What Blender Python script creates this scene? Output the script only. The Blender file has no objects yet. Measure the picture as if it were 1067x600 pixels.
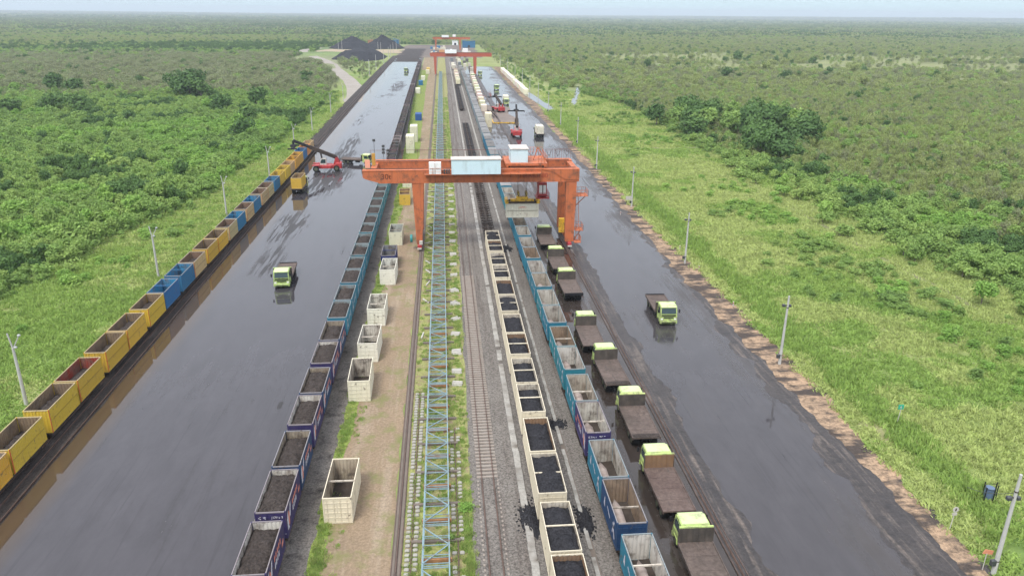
import bpy, math, random
import numpy as np
from mathutils import Vector, Matrix, noise as mnoise
R = random.Random(7)
scene = bpy.context.scene
COL = scene.collection

# ------------------------------------------------------------------ camera, world, sun, exposure
CAMH = 41.3
def make_camera():
    f, p, yaw, roll = 780.0, .3512, .0918, -.0092
    cy, sy, cp, sp = math.cos(yaw), math.sin(yaw), math.cos(p), math.sin(p)
    fwd = Vector((sy*cp, cy*cp, -sp)); right = Vector((cy, -sy, 0)); down = fwd.cross(right)
    cr, sr = math.cos(roll), math.sin(roll)
    r2 = cr*right + sr*down; d2 = -sr*right + cr*down
    m = Matrix((r2, -d2, -fwd)).transposed().to_4x4(); m.translation = (0, 0, CAMH)
    cam = bpy.data.cameras.new('camera'); cam.sensor_width = 36; cam.lens = f/1067*36
    cam.clip_start = .5; cam.clip_end = 40000
    o = bpy.data.objects.new('camera', cam); o.matrix_world = m; COL.objects.link(o); scene.camera = o
make_camera()
SUN_EL, SUN_AZ = math.radians(58), math.radians(215)      # azimuth from +Y clockwise
w = bpy.data.worlds.new('World'); scene.world = w; w.use_nodes = True
nt = w.node_tree; nt.nodes.clear()
def N(nt, t, **kw):
    n = nt.nodes.new(t)
    for k, v in kw.items():
        if hasattr(n, k): setattr(n, k, v)
    return n
def setin(n, d):
    for k, v in d.items(): n.inputs[k].default_value = v
out = N(nt, 'ShaderNodeOutputWorld'); bg = N(nt, 'ShaderNodeBackground')
sky = N(nt, 'ShaderNodeTexSky'); sky.sky_type = 'NISHITA'; sky.sun_disc = False
sky.sun_elevation = SUN_EL; sky.sun_rotation = SUN_AZ; sky.air_density = 1.2; sky.dust_density = 2.0; sky.ozone_density = 1.0
tc = N(nt, 'ShaderNodeTexCoord'); mp = N(nt, 'ShaderNodeMapping'); mp.inputs['Scale'].default_value = (1, 1, 3.2)
ns = N(nt, 'ShaderNodeTexNoise'); setin(ns, {'Scale': 1.7, 'Detail': 7, 'Roughness': .55})
rp = N(nt, 'ShaderNodeValToRGB'); rp.color_ramp.elements[0].position = .30; rp.color_ramp.elements[1].position = .62
rp.color_ramp.elements[0].color = (.93,)*3+(1,); rp.color_ramp.elements[1].color = (1,)*3+(1,)
mixc = N(nt, 'ShaderNodeMixRGB')
# high thin overcast: pale cyan haze low down, greyer white cloud higher up (before the 0.1 strength)
sz = N(nt, 'ShaderNodeSeparateXYZ'); nt.links.new(tc.outputs['Generated'], sz.inputs[0])
gr = N(nt, 'ShaderNodeValToRGB'); gr.color_ramp.elements[0].position = 0.0; gr.color_ramp.elements[1].position = .6
gr.color_ramp.elements[0].color = (.455, .62, .66, 1); gr.color_ramp.elements[1].color = (.86, .88, .97, 1)
e_ = gr.color_ramp.elements.new(.12); e_.color = (.60, .66, .74, 1)
gm = N(nt, 'ShaderNodeMixRGB'); gm.blend_type = 'MULTIPLY'; gm.inputs[0].default_value = 1; gm.inputs[2].default_value = (9.4, 9.4, 9.4, 1)
nt.links.new(sz.outputs['Z'], gr.inputs['Fac']); nt.links.new(gr.outputs[0], gm.inputs[1]); nt.links.new(gm.outputs[0], mixc.inputs[2])
nt.links.new(tc.outputs['Generated'], mp.inputs['Vector']); nt.links.new(mp.outputs[0], ns.inputs['Vector'])
nt.links.new(ns.outputs['Fac'], rp.inputs['Fac']); 
ml = N(nt, 'ShaderNodeMath'); ml.operation = 'MULTIPLY'; ml.inputs[1].default_value = .96
nt.links.new(rp.outputs['Color'], ml.inputs[0]); nt.links.new(ml.outputs[0], mixc.inputs[0])
nt.links.new(sky.outputs[0], mixc.inputs[1]); nt.links.new(mixc.outputs[0], bg.inputs['Color'])
bg.inputs['Strength'].default_value = .1
nt.links.new(bg.outputs[0], out.inputs['Surface'])
sl = bpy.data.lights.new('sun', 'SUN'); sl.energy = 2.0; sl.angle = math.radians(20); sl.color = (1, .955, .88)
so = bpy.data.objects.new('sun', sl); COL.objects.link(so)
sd = Vector((math.sin(SUN_AZ)*math.cos(SUN_EL), math.cos(SUN_AZ)*math.cos(SUN_EL), math.sin(SUN_EL)))
so.rotation_euler = sd.to_track_quat('Z', 'Y').to_euler(); so.location = (0, 0, 120)
scene.view_settings.view_transform = 'Standard'; scene.view_settings.look = 'None'
scene.view_settings.exposure = 0.78; scene.view_settings.gamma = 1
scene.render.engine = 'CYCLES'
try:
    scene.cycles.use_denoising = True; scene.cycles.max_bounces = 5; scene.cycles.diffuse_bounces = 2
    scene.cycles.glossy_bounces = 3; scene.cycles.transmission_bounces = 2; scene.cycles.volume_bounces = 0
    scene.cycles.transparent_max_bounces = 4
    scene.cycles.use_adaptive_sampling = True; scene.cycles.adaptive_threshold = .02
except Exception: pass

# ------------------------------------------------------------------ materials
MATS = {}
def pbr(name, col, rough=.65, metal=0., var=None, bump=None, objcol=False, spec=None, dirt=None, coords='pos', streak=None, trans=0., speck=None, tracks=None):
    """var=(scale, second colour, contrast); bump=(scale, strength, distance); dirt=(scale, colour, amount 0..1)"""
    if name in MATS: return MATS[name]
    m = bpy.data.materials.new(name); m.use_nodes = True; t = m.node_tree; t.nodes.clear()
    o = N(t, 'ShaderNodeOutputMaterial'); b = N(t, 'ShaderNodeBsdfPrincipled')
    t.links.new(b.outputs[0], o.inputs['Surface'])
    setin(b, {'Roughness': rough, 'Metallic': metal})
    b.inputs['Specular IOR Level'].default_value = spec if spec is not None else (.12 if rough >= .8 else (.3 if rough >= .6 else .5))
    if coords == 'pos': g = N(t, 'ShaderNodeNewGeometry'); src = g.outputs['Position']
    else:
        g = N(t, 'ShaderNodeTexCoord'); src = g.outputs['Object']
        oi_ = N(t, 'ShaderNodeObjectInfo'); ad = N(t, 'ShaderNodeVectorMath'); ad.operation = 'ADD'
        sc_ = N(t, 'ShaderNodeVectorMath'); sc_.operation = 'SCALE'; sc_.inputs['Scale'].default_value = 1.0
        t.links.new(oi_.outputs['Location'], sc_.inputs[0])
        t.links.new(src, ad.inputs[0]); t.links.new(sc_.outputs[0], ad.inputs[1]); src = ad.outputs[0]
    if objcol:
        oi = N(t, 'ShaderNodeObjectInfo'); cur = oi.outputs['Color']
    else:
        rgb = N(t, 'ShaderNodeRGB'); rgb.outputs[0].default_value = (*col, 1); cur = rgb.outputs[0]
    def noise(scale, detail=5, vec=None, rg=.6):
        n = N(t, 'ShaderNodeTexNoise'); setin(n, {'Scale': scale, 'Detail': detail, 'Roughness': rg})
        t.links.new(vec or src, n.inputs['Vector']); return n.outputs['Fac']
    def ramp(fac, a, c):
        r_ = N(t, 'ShaderNodeMapRange'); r_.inputs['From Min'].default_value = a; r_.inputs['From Max'].default_value = c
        t.links.new(fac, r_.inputs['Value']); return r_.outputs[0]
    def mix(fac, a, c2, mode='MIX'):
        mx = N(t, 'ShaderNodeMixRGB'); mx.blend_type = mode
        t.links.new(fac, mx.inputs[0]); t.links.new(a, mx.inputs[1])
        if isinstance(c2, tuple): mx.inputs[2].default_value = (*c2, 1)
        else: t.links.new(c2, mx.inputs[2])
        return mx.outputs[0]
    if var:
        lo, hi = .5-.5*var[2], .5+.5*var[2]
        cur = mix(ramp(noise(var[0]), lo, hi), cur, var[1])
    if streak:   # (scale across, scale z, colour, lo, hi): vertical runs of dirt
        mpn = N(t, 'ShaderNodeMapping'); mpn.inputs['Scale'].default_value = (streak[0], streak[0], streak[1])
        t.links.new(src, mpn.inputs['Vector']); cur = mix(ramp(noise(1.0, 4, mpn.outputs[0]), streak[3], streak[4]), cur, streak[2])
    if tracks:   # wheel marks along Y: (scale x, scale y, colour, lo, hi)
        mpt = N(t, 'ShaderNodeMapping'); mpt.inputs['Scale'].default_value = (tracks[0], tracks[1], 1)
        t.links.new(src, mpt.inputs['Vector']); cur = mix(ramp(noise(1.0, 5, mpt.outputs[0], .6), tracks[3], tracks[4]), cur, tracks[2])
    if speck:    # fine stones: (scale, dark factor, light factor)
        mrs = N(t, 'ShaderNodeMapRange'); setin(mrs, {'From Min': .3, 'From Max': .7, 'To Min': speck[1], 'To Max': speck[2]})
        t.links.new(noise(speck[0], 3, None, .8), mrs.inputs['Value']); hsv = N(t, 'ShaderNodeHueSaturation'); t.links.new(mrs.outputs[0], hsv.inputs['Value']); t.links.new(cur, hsv.inputs['Color']); cur = hsv.outputs[0]
    if dirt:
        cur = mix(ramp(noise(dirt[0], 6, None, .68), .62-dirt[2]*.4, .72-dirt[2]*.1), cur, dirt[1])
    t.links.new(cur, b.inputs['Base Color'])
    if bump:
        bm = N(t, 'ShaderNodeBump'); setin(bm, {'Strength': bump[1], 'Distance': bump[2]})
        t.links.new(noise(bump[0], 6), bm.inputs['Height']); t.links.new(bm.outputs[0], b.inputs['Normal'])
    if trans:
        tr = N(t, 'ShaderNodeBsdfTranslucent'); ms = N(t, 'ShaderNodeMixShader'); ms.inputs[0].default_value = trans
        t.links.new(cur, tr.inputs['Color']); t.links.new(b.outputs[0], ms.inputs[1]); t.links.new(tr.outputs[0], ms.inputs[2])
        t.links.new(ms.outputs[0], o.inputs['Surface'])
    MATS[name] = m; return m

def leafmat(name, a, b_, c_, trans=.25):
    """leaf colour varies per plant (object random) and in drifts across the land"""
    m = bpy.data.materials.new(name); m.use_nodes = True; t = m.node_tree; t.nodes.clear()
    o = N(t, 'ShaderNodeOutputMaterial'); b = N(t, 'ShaderNodeBsdfPrincipled'); setin(b, {'Roughness': .75}); b.inputs['Specular IOR Level'].default_value = .12
    oi = N(t, 'ShaderNodeObjectInfo'); r = N(t, 'ShaderNodeValToRGB'); cr = r.color_ramp
    cr.elements[0].color = (*a, 1); cr.elements[1].color = (*c_, 1); e = cr.elements.new(.5); e.color = (*b_, 1)
    g = N(t, 'ShaderNodeNewGeometry'); n = N(t, 'ShaderNodeTexNoise'); setin(n, {'Scale': .018, 'Detail': 4})
    t.links.new(g.outputs['Position'], n.inputs['Vector'])
    m1 = N(t, 'ShaderNodeMapRange'); setin(m1, {'From Min': .3, 'From Max': .7}); t.links.new(n.outputs['Fac'], m1.inputs['Value'])
    mm = N(t, 'ShaderNodeMath'); mm.operation = 'MULTIPLY_ADD'; mm.inputs[1].default_value = .5
    hh = N(t, 'ShaderNodeMath'); hh.operation = 'MULTIPLY'; hh.inputs[1].default_value = .5
    t.links.new(oi.outputs['Random'], hh.inputs[0]); t.links.new(m1.outputs[0], mm.inputs[0]); t.links.new(hh.outputs[0], mm.inputs[2])
    t.links.new(mm.outputs[0], r.inputs['Fac'])
    n2 = N(t, 'ShaderNodeTexNoise'); setin(n2, {'Scale': 1.1, 'Detail': 2}); t.links.new(g.outputs['Position'], n2.inputs['Vector'])
    hs = N(t, 'ShaderNodeHueSaturation'); m3 = N(t, 'ShaderNodeMapRange'); setin(m3, {'From Min': .25, 'From Max': .75, 'To Min': .7, 'To Max': 1.3})
    t.links.new(n2.outputs['Fac'], m3.inputs['Value']); t.links.new(m3.outputs[0], hs.inputs['Value']); t.links.new(r.outputs[0], hs.inputs['Color'])
    t.links.new(hs.outputs[0], b.inputs['Base Color'])
    tr = N(t, 'ShaderNodeBsdfTranslucent'); t.links.new(hs.outputs[0], tr.inputs['Color'])
    ms = N(t, 'ShaderNodeMixShader'); ms.inputs[0].default_value = trans
    t.links.new(b.outputs[0], ms.inputs[1]); t.links.new(tr.outputs[0], ms.inputs[2]); t.links.new(ms.outputs[0], o.inputs['Surface'])
    MATS[name] = m; return m

def wetmat(name, dry, wet, lo, hi, rdry=.5, rwet=.03, edge=None, eamt=-.14, spots=(), mud_reflection=None):
    """asphalt under a film of rain water: film mask from stretched noise, tyre lanes along Y"""
    m = bpy.data.materials.new(name); m.use_nodes = True; t = m.node_tree; t.nodes.clear()
    o = N(t, 'ShaderNodeOutputMaterial'); b = N(t, 'ShaderNodeBsdfPrincipled'); t.links.new(b.outputs[0], o.inputs['Surface'])
    g = N(t, 'ShaderNodeNewGeometry')
    def nz(sc, detail, scl, rg=.55):
        mpn = N(t, 'ShaderNodeMapping'); mpn.inputs['Scale'].default_value = sc; t.links.new(g.outputs['Position'], mpn.inputs['Vector'])
        n = N(t, 'ShaderNodeTexNoise'); setin(n, {'Scale': scl, 'Detail': detail, 'Roughness': rg, 'Distortion': .4}); t.links.new(mpn.outputs[0], n.inputs['Vector']); return n.outputs['Fac']
    def mr(f, a, c, lo2=0., hi2=1.):
        r = N(t, 'ShaderNodeMapRange'); setin(r, {'From Min': a, 'From Max': c, 'To Min': lo2, 'To Max': hi2}); t.links.new(f, r.inputs['Value']); return r.outputs[0]
    def math_(op, a, c):
        n = N(t, 'ShaderNodeMath'); n.operation = op
        for i, v in enumerate((a, c)):
            if isinstance(v, float): n.inputs[i].default_value = v
            else: t.links.new(v, n.inputs[i])
        return n.outputs[0]
    big = nz((1, .42, 1), 6, .085); streaks = nz((1.6, .10, 1), 5, .9); fine = nz((1, 1, 1), 6, 1.6, .7)
    tyre = nz((2.6, .035, 1), 4, 1.0, .65)
    f = math_('ADD', math_('MULTIPLY', big, .52), math_('MULTIPLY', streaks, .24)); f = math_('ADD', f, math_('MULTIPLY', fine, .12)); f = math_('ADD', f, math_('MULTIPLY', tyre, .09))
    if edge:   # (x from, x to): film fades out across this band of the yard
        sx = N(t, 'ShaderNodeSeparateXYZ'); t.links.new(g.outputs['Position'], sx.inputs[0])
        f = math_('ADD', f, mr(sx.outputs[0], edge[0], edge[1], 0., eamt))
    for sx0, sy0, rx_, ry_, am in spots:      # places where mud and coal slurry break the water film
        vs_ = N(t, 'ShaderNodeVectorMath'); vs_.operation = 'SUBTRACT'; vs_.inputs[1].default_value = (sx0, sy0, 0); t.links.new(g.outputs['Position'], vs_.inputs[0])
        vd = N(t, 'ShaderNodeVectorMath'); vd.operation = 'MULTIPLY'; vd.inputs[1].default_value = (1/rx_, 1/ry_, 0); t.links.new(vs_.outputs[0], vd.inputs[0])
        vl = N(t, 'ShaderNodeVectorMath'); vl.operation = 'LENGTH'; t.links.new(vd.outputs[0], vl.inputs[0])
        f = math_('SUBTRACT', f, math_('MULTIPLY', mr(vl.outputs['Value'], 1.25, .2), math_('MULTIPLY', mr(streaks, .42, .55), float(am))))
    film = mr(f, lo, hi)
    mx = N(t, 'ShaderNodeMixRGB'); t.links.new(film, mx.inputs[0]); mx.inputs[1].default_value = (*dry, 1); mx.inputs[2].default_value = (*wet, 1)
    hs = N(t, 'ShaderNodeMixRGB'); hs.blend_type = 'MULTIPLY'; hs.inputs[0].default_value = .45
    t.links.new(mx.outputs[0], hs.inputs[1]); cb = mr(nz((1, .35, 1), 6, .5, .7), .3, .7, .55, 1.35); t.links.new(cb, hs.inputs[2])
    tm = N(t, 'ShaderNodeMixRGB'); tm.blend_type = 'MULTIPLY'; tm.inputs[0].default_value = 1; t.links.new(hs.outputs[0], tm.inputs[1])
    t.links.new(mr(nz((2.2, .06, 1), 5, 1.0, .65), .56, .72, 1., .72), tm.inputs[2])
    basec = tm.outputs[0]
    if mud_reflection:    # (x from, x to, colour): brown silt and container reflection painted into one side
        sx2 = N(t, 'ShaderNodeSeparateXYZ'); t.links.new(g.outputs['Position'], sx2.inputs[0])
        mm_ = N(t, 'ShaderNodeMixRGB'); t.links.new(mr(math_('ADD', sx2.outputs[0], math_('MULTIPLY', big, 2.0)), mud_reflection[0]+1., mud_reflection[1]+1.), mm_.inputs[0]); t.links.new(basec, mm_.inputs[1]); mm_.inputs[2].default_value = (*mud_reflection[2], 1); basec = mm_.outputs[0]
    t.links.new(basec, b.inputs['Base Color'])
    t.links.new(mr(film, 0., 1., rdry, rwet), b.inputs['Roughness'])
    bp = N(t, 'ShaderNodeBump'); bp.inputs['Distance'].default_value = .02
    t.links.new(mr(film, 0., 1., .55, .006), bp.inputs['Strength'])
    t.links.new(nz((1, 1, 1), 7, 5., .75), bp.inputs['Height']); t.links.new(bp.outputs[0], b.inputs['Normal'])
    MATS[name] = m; return m

paint = pbr('container_paint', (1, 1, 1), .55, objcol=True, coords='obj', streak=(2.2, .35, (.16, .10, .06), .60, .85), dirt=(1.6, (.12, .09, .065), .08), bump=(9, .12, .01))
lining = pbr('container_lining', (1, 1, 1), .7, objcol=True, coords='obj', streak=(.9, .5, (.17, .125, .095), .46, .74), dirt=(.7, (.10, .08, .065), .3), bump=(9, .15, .01))
M_floor = pbr('container_floor', (.035, .030, .027), .8, var=(1.2, (.075, .06, .05), .5), coords='obj')
M_coal = pbr('coal_brown', (.034, .028, .025), .85, var=(.9, (.066, .055, .050), .6), speck=(5., .45, 1.7), bump=(7, 1., .15))
M_coalb = pbr('coal_black', (.017, .017, .020), .8, var=(1.5, (.030, .030, .034), .6), speck=(6., .4, 1.9), bump=(5, 1., .15))
M_ash = pbr('ash_residue', (.44, .38, .345), .9, var=(1.2, (.19, .15, .135), .6), bump=(6, .5, .05))
M_steel = pbr('dark_steel', (.030, .027, .025), .8, var=(1.5, (.08, .06, .05), .5))
M_wheel = pbr('rusty_wheel', (.06, .04, .03), .6, metal=.3)
M_rail = pbr('rusty_rail', (.19, .12, .095), .55, metal=.4, var=(2., (.07, .05, .04), .6))
M_conc = pbr('concrete', (.40, .39, .36), .85, var=(1.3, (.25, .24, .21), .6), bump=(9, .3, .02))
M_concd = pbr('dirty_concrete', (.20, .165, .14), .85, var=(.9, (.13, .115, .10), .7), bump=(9, .3, .02))
M_white = pbr('white_concrete', (.52, .50, .46), .8, var=(2., (.42, .41, .38), .6))
M_orange = pbr('orange_paint', (.54, .155, .058), .6, var=(.5, (.42, .125, .055), .6), streak=(1.3, .22, (.24, .085, .045), .50, .75), dirt=(.8, (.13, .07, .045), .22))
M_red = pbr('red_paint', (.40, .035, .04), .5, var=(1., (.36, .03, .03), .5), dirt=(1.2, (.1, .05, .04), .15))
M_yel = pbr('yellow_paint', (.70, .42, .03), .5, dirt=(1.5, (.07, .05, .03), .35))
M_blue = pbr('pale_blue_steel', (.16, .25, .29), .55, var=(1., (.23, .33, .37), .6), dirt=(1.5, (.16, .12, .09), .2))
M_lime = pbr('lime_paint', (.44, .58, .17), .4, objcol=True, var=(1.2, (.42, .56, .17), .5), coords='obj', streak=(1.6, .5, (.20, .21, .11), .52, .75), dirt=(1.8, (.13, .12, .08), .3))
M_limer = pbr('pale_lime_roof', (.60, .72, .36), .4, var=(1.2, (.50, .60, .29), .5), coords='obj', dirt=(1.5, (.30, .32, .18), .25))
M_glass = pbr('dark_glass', (.02, .045, .05), .08, spec=.8)
M_bed = pbr('truck_bed', (.105, .088, .078), .8, objcol=True, var=(.4, (.155, .12, .105), .6), coords='obj', speck=(3., .7, 1.3), tracks=(3., .5, (.07, .06, .055), .58, .75), bump=(6, .4, .03))
M_tyre = pbr('tyre', (.02, .02, .02), .85)
M_rim = pbr('wheel_rim', (.10, .11, .07), .6)
M_brown = pbr('rusty_panel', (.27, .16, .08), .7, var=(1.2, (.16, .10, .065), .6), coords='obj')
M_tub = pbr('steel_headboard', (.036, .033, .031), .7, var=(1.2, (.125, .105, .088), .6), coords='obj')
M_hbl = pbr('pale_blue_panel', (.55, .70, .76), .5, streak=(1.5, .4, (.42, .52, .55), .5, .8), coords='obj')
M_hw = pbr('white_panel', (.78, .80, .80), .5, streak=(1.5, .4, (.50, .47, .42), .55, .85))
M_roofw = pbr('stained_white_roof', (.68, .66, .63), .7, var=(.9, (.36, .31, .27), .7))
M_dark = pbr('black_steel', (.015, .015, .018), .7)
M_gold = pbr('brass_sheave', (.30, .22, .05), .4, metal=.5)
M_pole = pbr('pole_concrete', (.50, .50, .48), .8, var=(1.2, (.38, .38, .36), .5))
M_lamp = pbr('lamp_housing', (.05, .055, .06), .4)
M_decalw = pbr('white_marking', (.72, .72, .75), .6, var=(6, (.3, .3, .42), .3), coords='obj')
M_decalr = pbr('red_marking', (.60, .12, .08), .6, var=(6, (.5, .3, .25), .4), coords='obj')
M_bark = pbr('bark', (.16, .13, .10), .9, var=(3., (.28, .25, .21), .5))
M_sgreen = pbr('green_sign', (.03, .35, .22), .5)
M_rope = pbr('wire_rope', (.12, .12, .12), .6)
M_tarpg = pbr('grey_tarp', (1, 1, 1), .8, objcol=True, coords='obj', var=(1.1, (.20, .19, .18), .8))
LEAF = dict(
    bush=leafmat('leaf_mid_green', (0.1765, 0.2828, 0.0897), (0.2486, 0.3796, 0.1076), (0.3369, 0.4523, 0.1346), .35),
    bright=leafmat('leaf_bright_green', (0.1881, 0.3329, 0.0759), (0.2508, 0.4225, 0.0987), (0.3386, 0.4866, 0.129), .35),
    dark=leafmat('leaf_dark_green', (0.0769, 0.1474, 0.0517), (0.1049, 0.1917, 0.0619), (0.1397, 0.236, 0.0737), .3),
    olive=leafmat('leaf_olive_grey', (0.2444, 0.3106, 0.1057), (0.3184, 0.3692, 0.1429), (0.2813, 0.4027, 0.1057), .35),
    brown=leafmat('leaf_brown_grey', (0.2322, 0.2594, 0.1366), (0.2786, 0.3085, 0.1677), (0.2322, 0.3015, 0.1305), .35),
    grass=leafmat('grass_blades', (0.3708, 0.4584, 0.1551), (0.412, 0.4874, 0.1743), (0.4601, 0.5236, 0.2088), .35),
    grassg=leafmat('lush_grass', (0.2493, 0.3791, 0.0968), (0.2869, 0.4147, 0.1088), (0.3394, 0.4432, 0.1287), .35),
    far=leafmat('far_canopy', (0.1238, 0.1815, 0.0825), (0.1733, 0.231, 0.1073), (0.231, 0.264, 0.132), .3))

# ------------------------------------------------------------------ mesh building
class MB:
    def __init__(s): s.v = []; s.f = []; s.m = []; s.mats = []
    def mi(s, m):
        if m not in s.mats: s.mats.append(m)
        return s.mats.index(m)
    def add(s, vs, fs, m):
        o = len(s.v); s.v += [tuple(v) for v in vs]; k = s.mi(m)
        for f in fs: s.f.append(tuple(i+o for i in f)); s.m.append(k)
        return s
    def box(s, x0, x1, y0, y1, z0, z1, m):
        return s.add([(x0,y0,z0),(x1,y0,z0),(x1,y1,z0),(x0,y1,z0),(x0,y0,z1),(x1,y0,z1),(x1,y1,z1),(x0,y1,z1)],
                     [(0,3,2,1),(4,5,6,7),(0,1,5,4),(1,2,6,5),(2,3,7,6),(3,0,4,7)], m)
    def cbox(s, x0, x1, y0, y1, z0, z1, m, c=.05):
        """box with chamfered vertical and top edges"""
        def ring(i, z): return [(x0+c+i, y0+i, z), (x1-c-i, y0+i, z), (x1-i, y0+c+i, z), (x1-i, y1-c-i, z), (x1-c-i, y1-i, z), (x0+c+i, y1-i, z), (x0+i, y1-c-i, z), (x0+i, y0+c+i, z)]
        v = ring(0, z0)+ring(0, z1-c)+ring(c, z1); f = []
        for k in (0, 8): f += [(k+i, k+(i+1) % 8, k+8+(i+1) % 8, k+8+i) for i in range(8)]
        f += [tuple(range(16, 24)), tuple(range(7, -1, -1))]
        return s.add(v, f, m)
    def prism(s, prof, a, b, m, axis='x'):
        """profile of (u,w) extruded along axis; for x: (y,z); for y: (x,z); for z: (x,y)"""
        n = len(prof)
        P = {'x': lambda t, u, w_: (t, u, w_), 'y': lambda t, u, w_: (u, t, w_), 'z': lambda t, u, w_: (u, w_, t)}[axis]
        v = [P(a, *p) for p in prof]+[P(b, *p) for p in prof]
        f = [tuple(range(n))[::-1], tuple(range(n, 2*n))]+[(i, (i+1) % n, n+(i+1) % n, n+i) for i in range(n)]
        return s.add(v, f, m)
    def bar(s, p, q, w_, h, m, up=(0, 0, 1)):
        p, q = Vector(p), Vector(q); d = (q-p).normalized(); u = Vector(up)
        if abs(d.dot(u)) > .98: u = Vector((0, 1, 0))
        r = d.cross(u).normalized(); u = r.cross(d)
        v = [b_+r*(sx*w_/2)+u*(sz*h/2) for b_ in (p, q) for sx, sz in ((-1,-1),(1,-1),(1,1),(-1,1))]
        return s.add(v, [(3,2,1,0),(4,5,6,7),(0,1,5,4),(1,2,6,5),(2,3,7,6),(3,0,4,7)], m)
    def cyl(s, p, q, r0, m, r1=None, n=10):
        r1 = r0 if r1 is None else r1
        p, q = Vector(p), Vector(q); d = (q-p).normalized(); u = Vector((0, 0, 1)) if abs(d.z) < .9 else Vector((1, 0, 0))
        a = d.cross(u).normalized(); b_ = d.cross(a)
        v = []
        for c, r in ((p, r0), (q, r1)):
            for i in range(n):
                t = 2*math.pi*i/n; v.append(c+a*(r*math.cos(t))+b_*(r*math.sin(t)))
        return s.add(v, [tuple(range(n)), tuple(range(2*n-1, n-1, -1))]+[(i, n+i, n+(i+1) % n, (i+1) % n) for i in range(n)], m)
    def grid(s, fn, nx, ny, m):
        v = [fn(i/nx, j/ny) for j in range(ny+1) for i in range(nx+1)]
        f = [(j*(nx+1)+i, j*(nx+1)+i+1, (j+1)*(nx+1)+i+1, (j+1)*(nx+1)+i) for j in range(ny) for i in range(nx)]
        return s.add(v, f, m)
    def mesh(s, name, smooth=False):
        me = bpy.data.meshes.new(name); me.from_pydata(s.v, [], s.f)
        for m in s.mats: me.materials.append(m)
        me.polygons.foreach_set('material_index', s.m)
        if smooth: me.polygons.foreach_set('use_smooth', [True]*len(s.f))
        me.update(); return me
def link(name, data, parent=None, loc=(0, 0, 0), rz=0, color=None):
    o = bpy.data.objects.new(name, data); COL.objects.link(o); o.location = loc; o.rotation_euler = (0, 0, rz)
    if parent is not None: o.parent = parent
    if color is not None: o.color = (*color, 1)
    return o
def tag(o, label=None, cat=None, group=None, kind=None):
    if label and len(label.split()) > 16: print('LONG', label)
    if label: o['label'] = label
    if cat: o['category'] = cat
    if group: o['group'] = group
    if kind: o['kind'] = kind
    return o
def copy_tree(o, parent=None):
    c = o.copy(); COL.objects.link(c)
    if parent is not None: c.parent = parent
    for ch in list(o.children): copy_tree(ch, c)
    return c
def ordinal(n):
    w_ = ['first','second','third','fourth','fifth','sixth','seventh','eighth','ninth','tenth','eleventh','twelfth','thirteenth','fourteenth','fifteenth','sixteenth','seventeenth','eighteenth','nineteenth','twentieth']
    return w_[n-1] if n <= 20 else 'number %d' % n

# ------------------------------------------------------------------ land colours
def vnoise(x, y, seed=0):
    xi = np.floor(x).astype(np.int64); yi = np.floor(y).astype(np.int64); fx = x-xi; fy = y-yi
    fx = fx*fx*(3-2*fx); fy = fy*fy*(3-2*fy)
    def h(a, b): 
        n = (a*374761393 + b*668265263 + seed*1442695041) & 0x7fffffff
        n = ((n ^ (n >> 13))*1274126177) & 0x7fffffff
        return ((n ^ (n >> 16)) & 0xffff)/65535.0
    return (h(xi, yi)*(1-fx)+h(xi+1, yi)*fx)*(1-fy)+(h(xi, yi+1)*(1-fx)+h(xi+1, yi+1)*fx)*fy
def fbm(x, y, s, seed=0, oc=4):
    t = 0; a = .5; tot = 0
    for k in range(oc): t = t+a*vnoise(x/s*2**k+17.3*k, y/s*2**k-9.1*k, seed+k); tot += a; a *= .5
    return t/tot
def smooth(a, b, x): t = np.clip((x-a)/(b-a), 0, 1); return t*t*(3-2*t)
def bush_edge_left(y): return np.interp(y, [40, 109, 124, 150, 175, 255, 366, 430, 600, 900], [-70, -65, -63, -61, -54, -53, -54, -60, -70, -70])
def bush_edge_right(y): return np.interp(y, [40, 103, 123, 162, 216, 250, 300, 364, 450, 700, 900], [84, 86, 83, 83, 82, 80, 84, 84, 64, 58, 56])
def cover(X, Y):
    """0..1 fields of land cover in world metres: bush, olive scrub, brown scrub, dark canopy, pale plain"""
    d = np.hypot(X, Y); ang = X/np.maximum(Y, 1)
    n1 = fbm(X, Y, 55, 3); n2 = fbm(X, Y, 240, 9); n3 = fbm(X, Y*.6, 700, 21)
    left = X < 0
    veg = np.where(left, smooth(0, 6, bush_edge_left(Y)-X), smooth(0, 6, X-bush_edge_right(Y)))
    farend = smooth(1060, 1120, Y); veg = np.maximum(veg, farend)
    brown = np.where(left, smooth(380, 450, Y+60*(n1-.5))*(1-smooth(700, 830, Y+180*(n2-.5))), smooth(.3, .55, n1)*.15*smooth(250, 350, Y))
    olive = np.where(left, 0., smooth(95, 122, X+30*(n1-.5)+.12*np.maximum(Y-150, 0)))
    olive = np.maximum(olive, smooth(900, 1300, d)*smooth(.48, .56, n2))
    # pale grass plains on the right
    pa = .5*np.where(left, 0., smooth(420, 480, Y+.05*X+80*(n2-.5))*(1-smooth(840, 930, Y+.1*X+140*(n1-.5))))*smooth(.36, .52, fbm(X, Y*2.2, 160, 33))
    band = np.where(left, 0., smooth(560, 660, Y+.10*X)*(1-smooth(860, 1000, Y+.10*X)))*smooth(90, 190, X)*(.55+.45*smooth(.3, .5, n1))
    plain = np.clip(np.maximum(pa*.8, band), 0, 1)
    far_plain = smooth(1300, 1500, Y)*(1-smooth(2600, 3200, Y))*smooth(.60, .68, fbm(X, Y*3, 500, 41))*.8
    plain = np.maximum(plain, far_plain)
    dark = np.maximum(smooth(.58, .66, n2)*smooth(250, 420, d), smooth(780, 950, Y)*smooth(.42, .52, n3))
    dark = np.maximum(dark, smooth(2500, 3500, d)*.85)
    return veg, olive, brown, dark, plain
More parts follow.
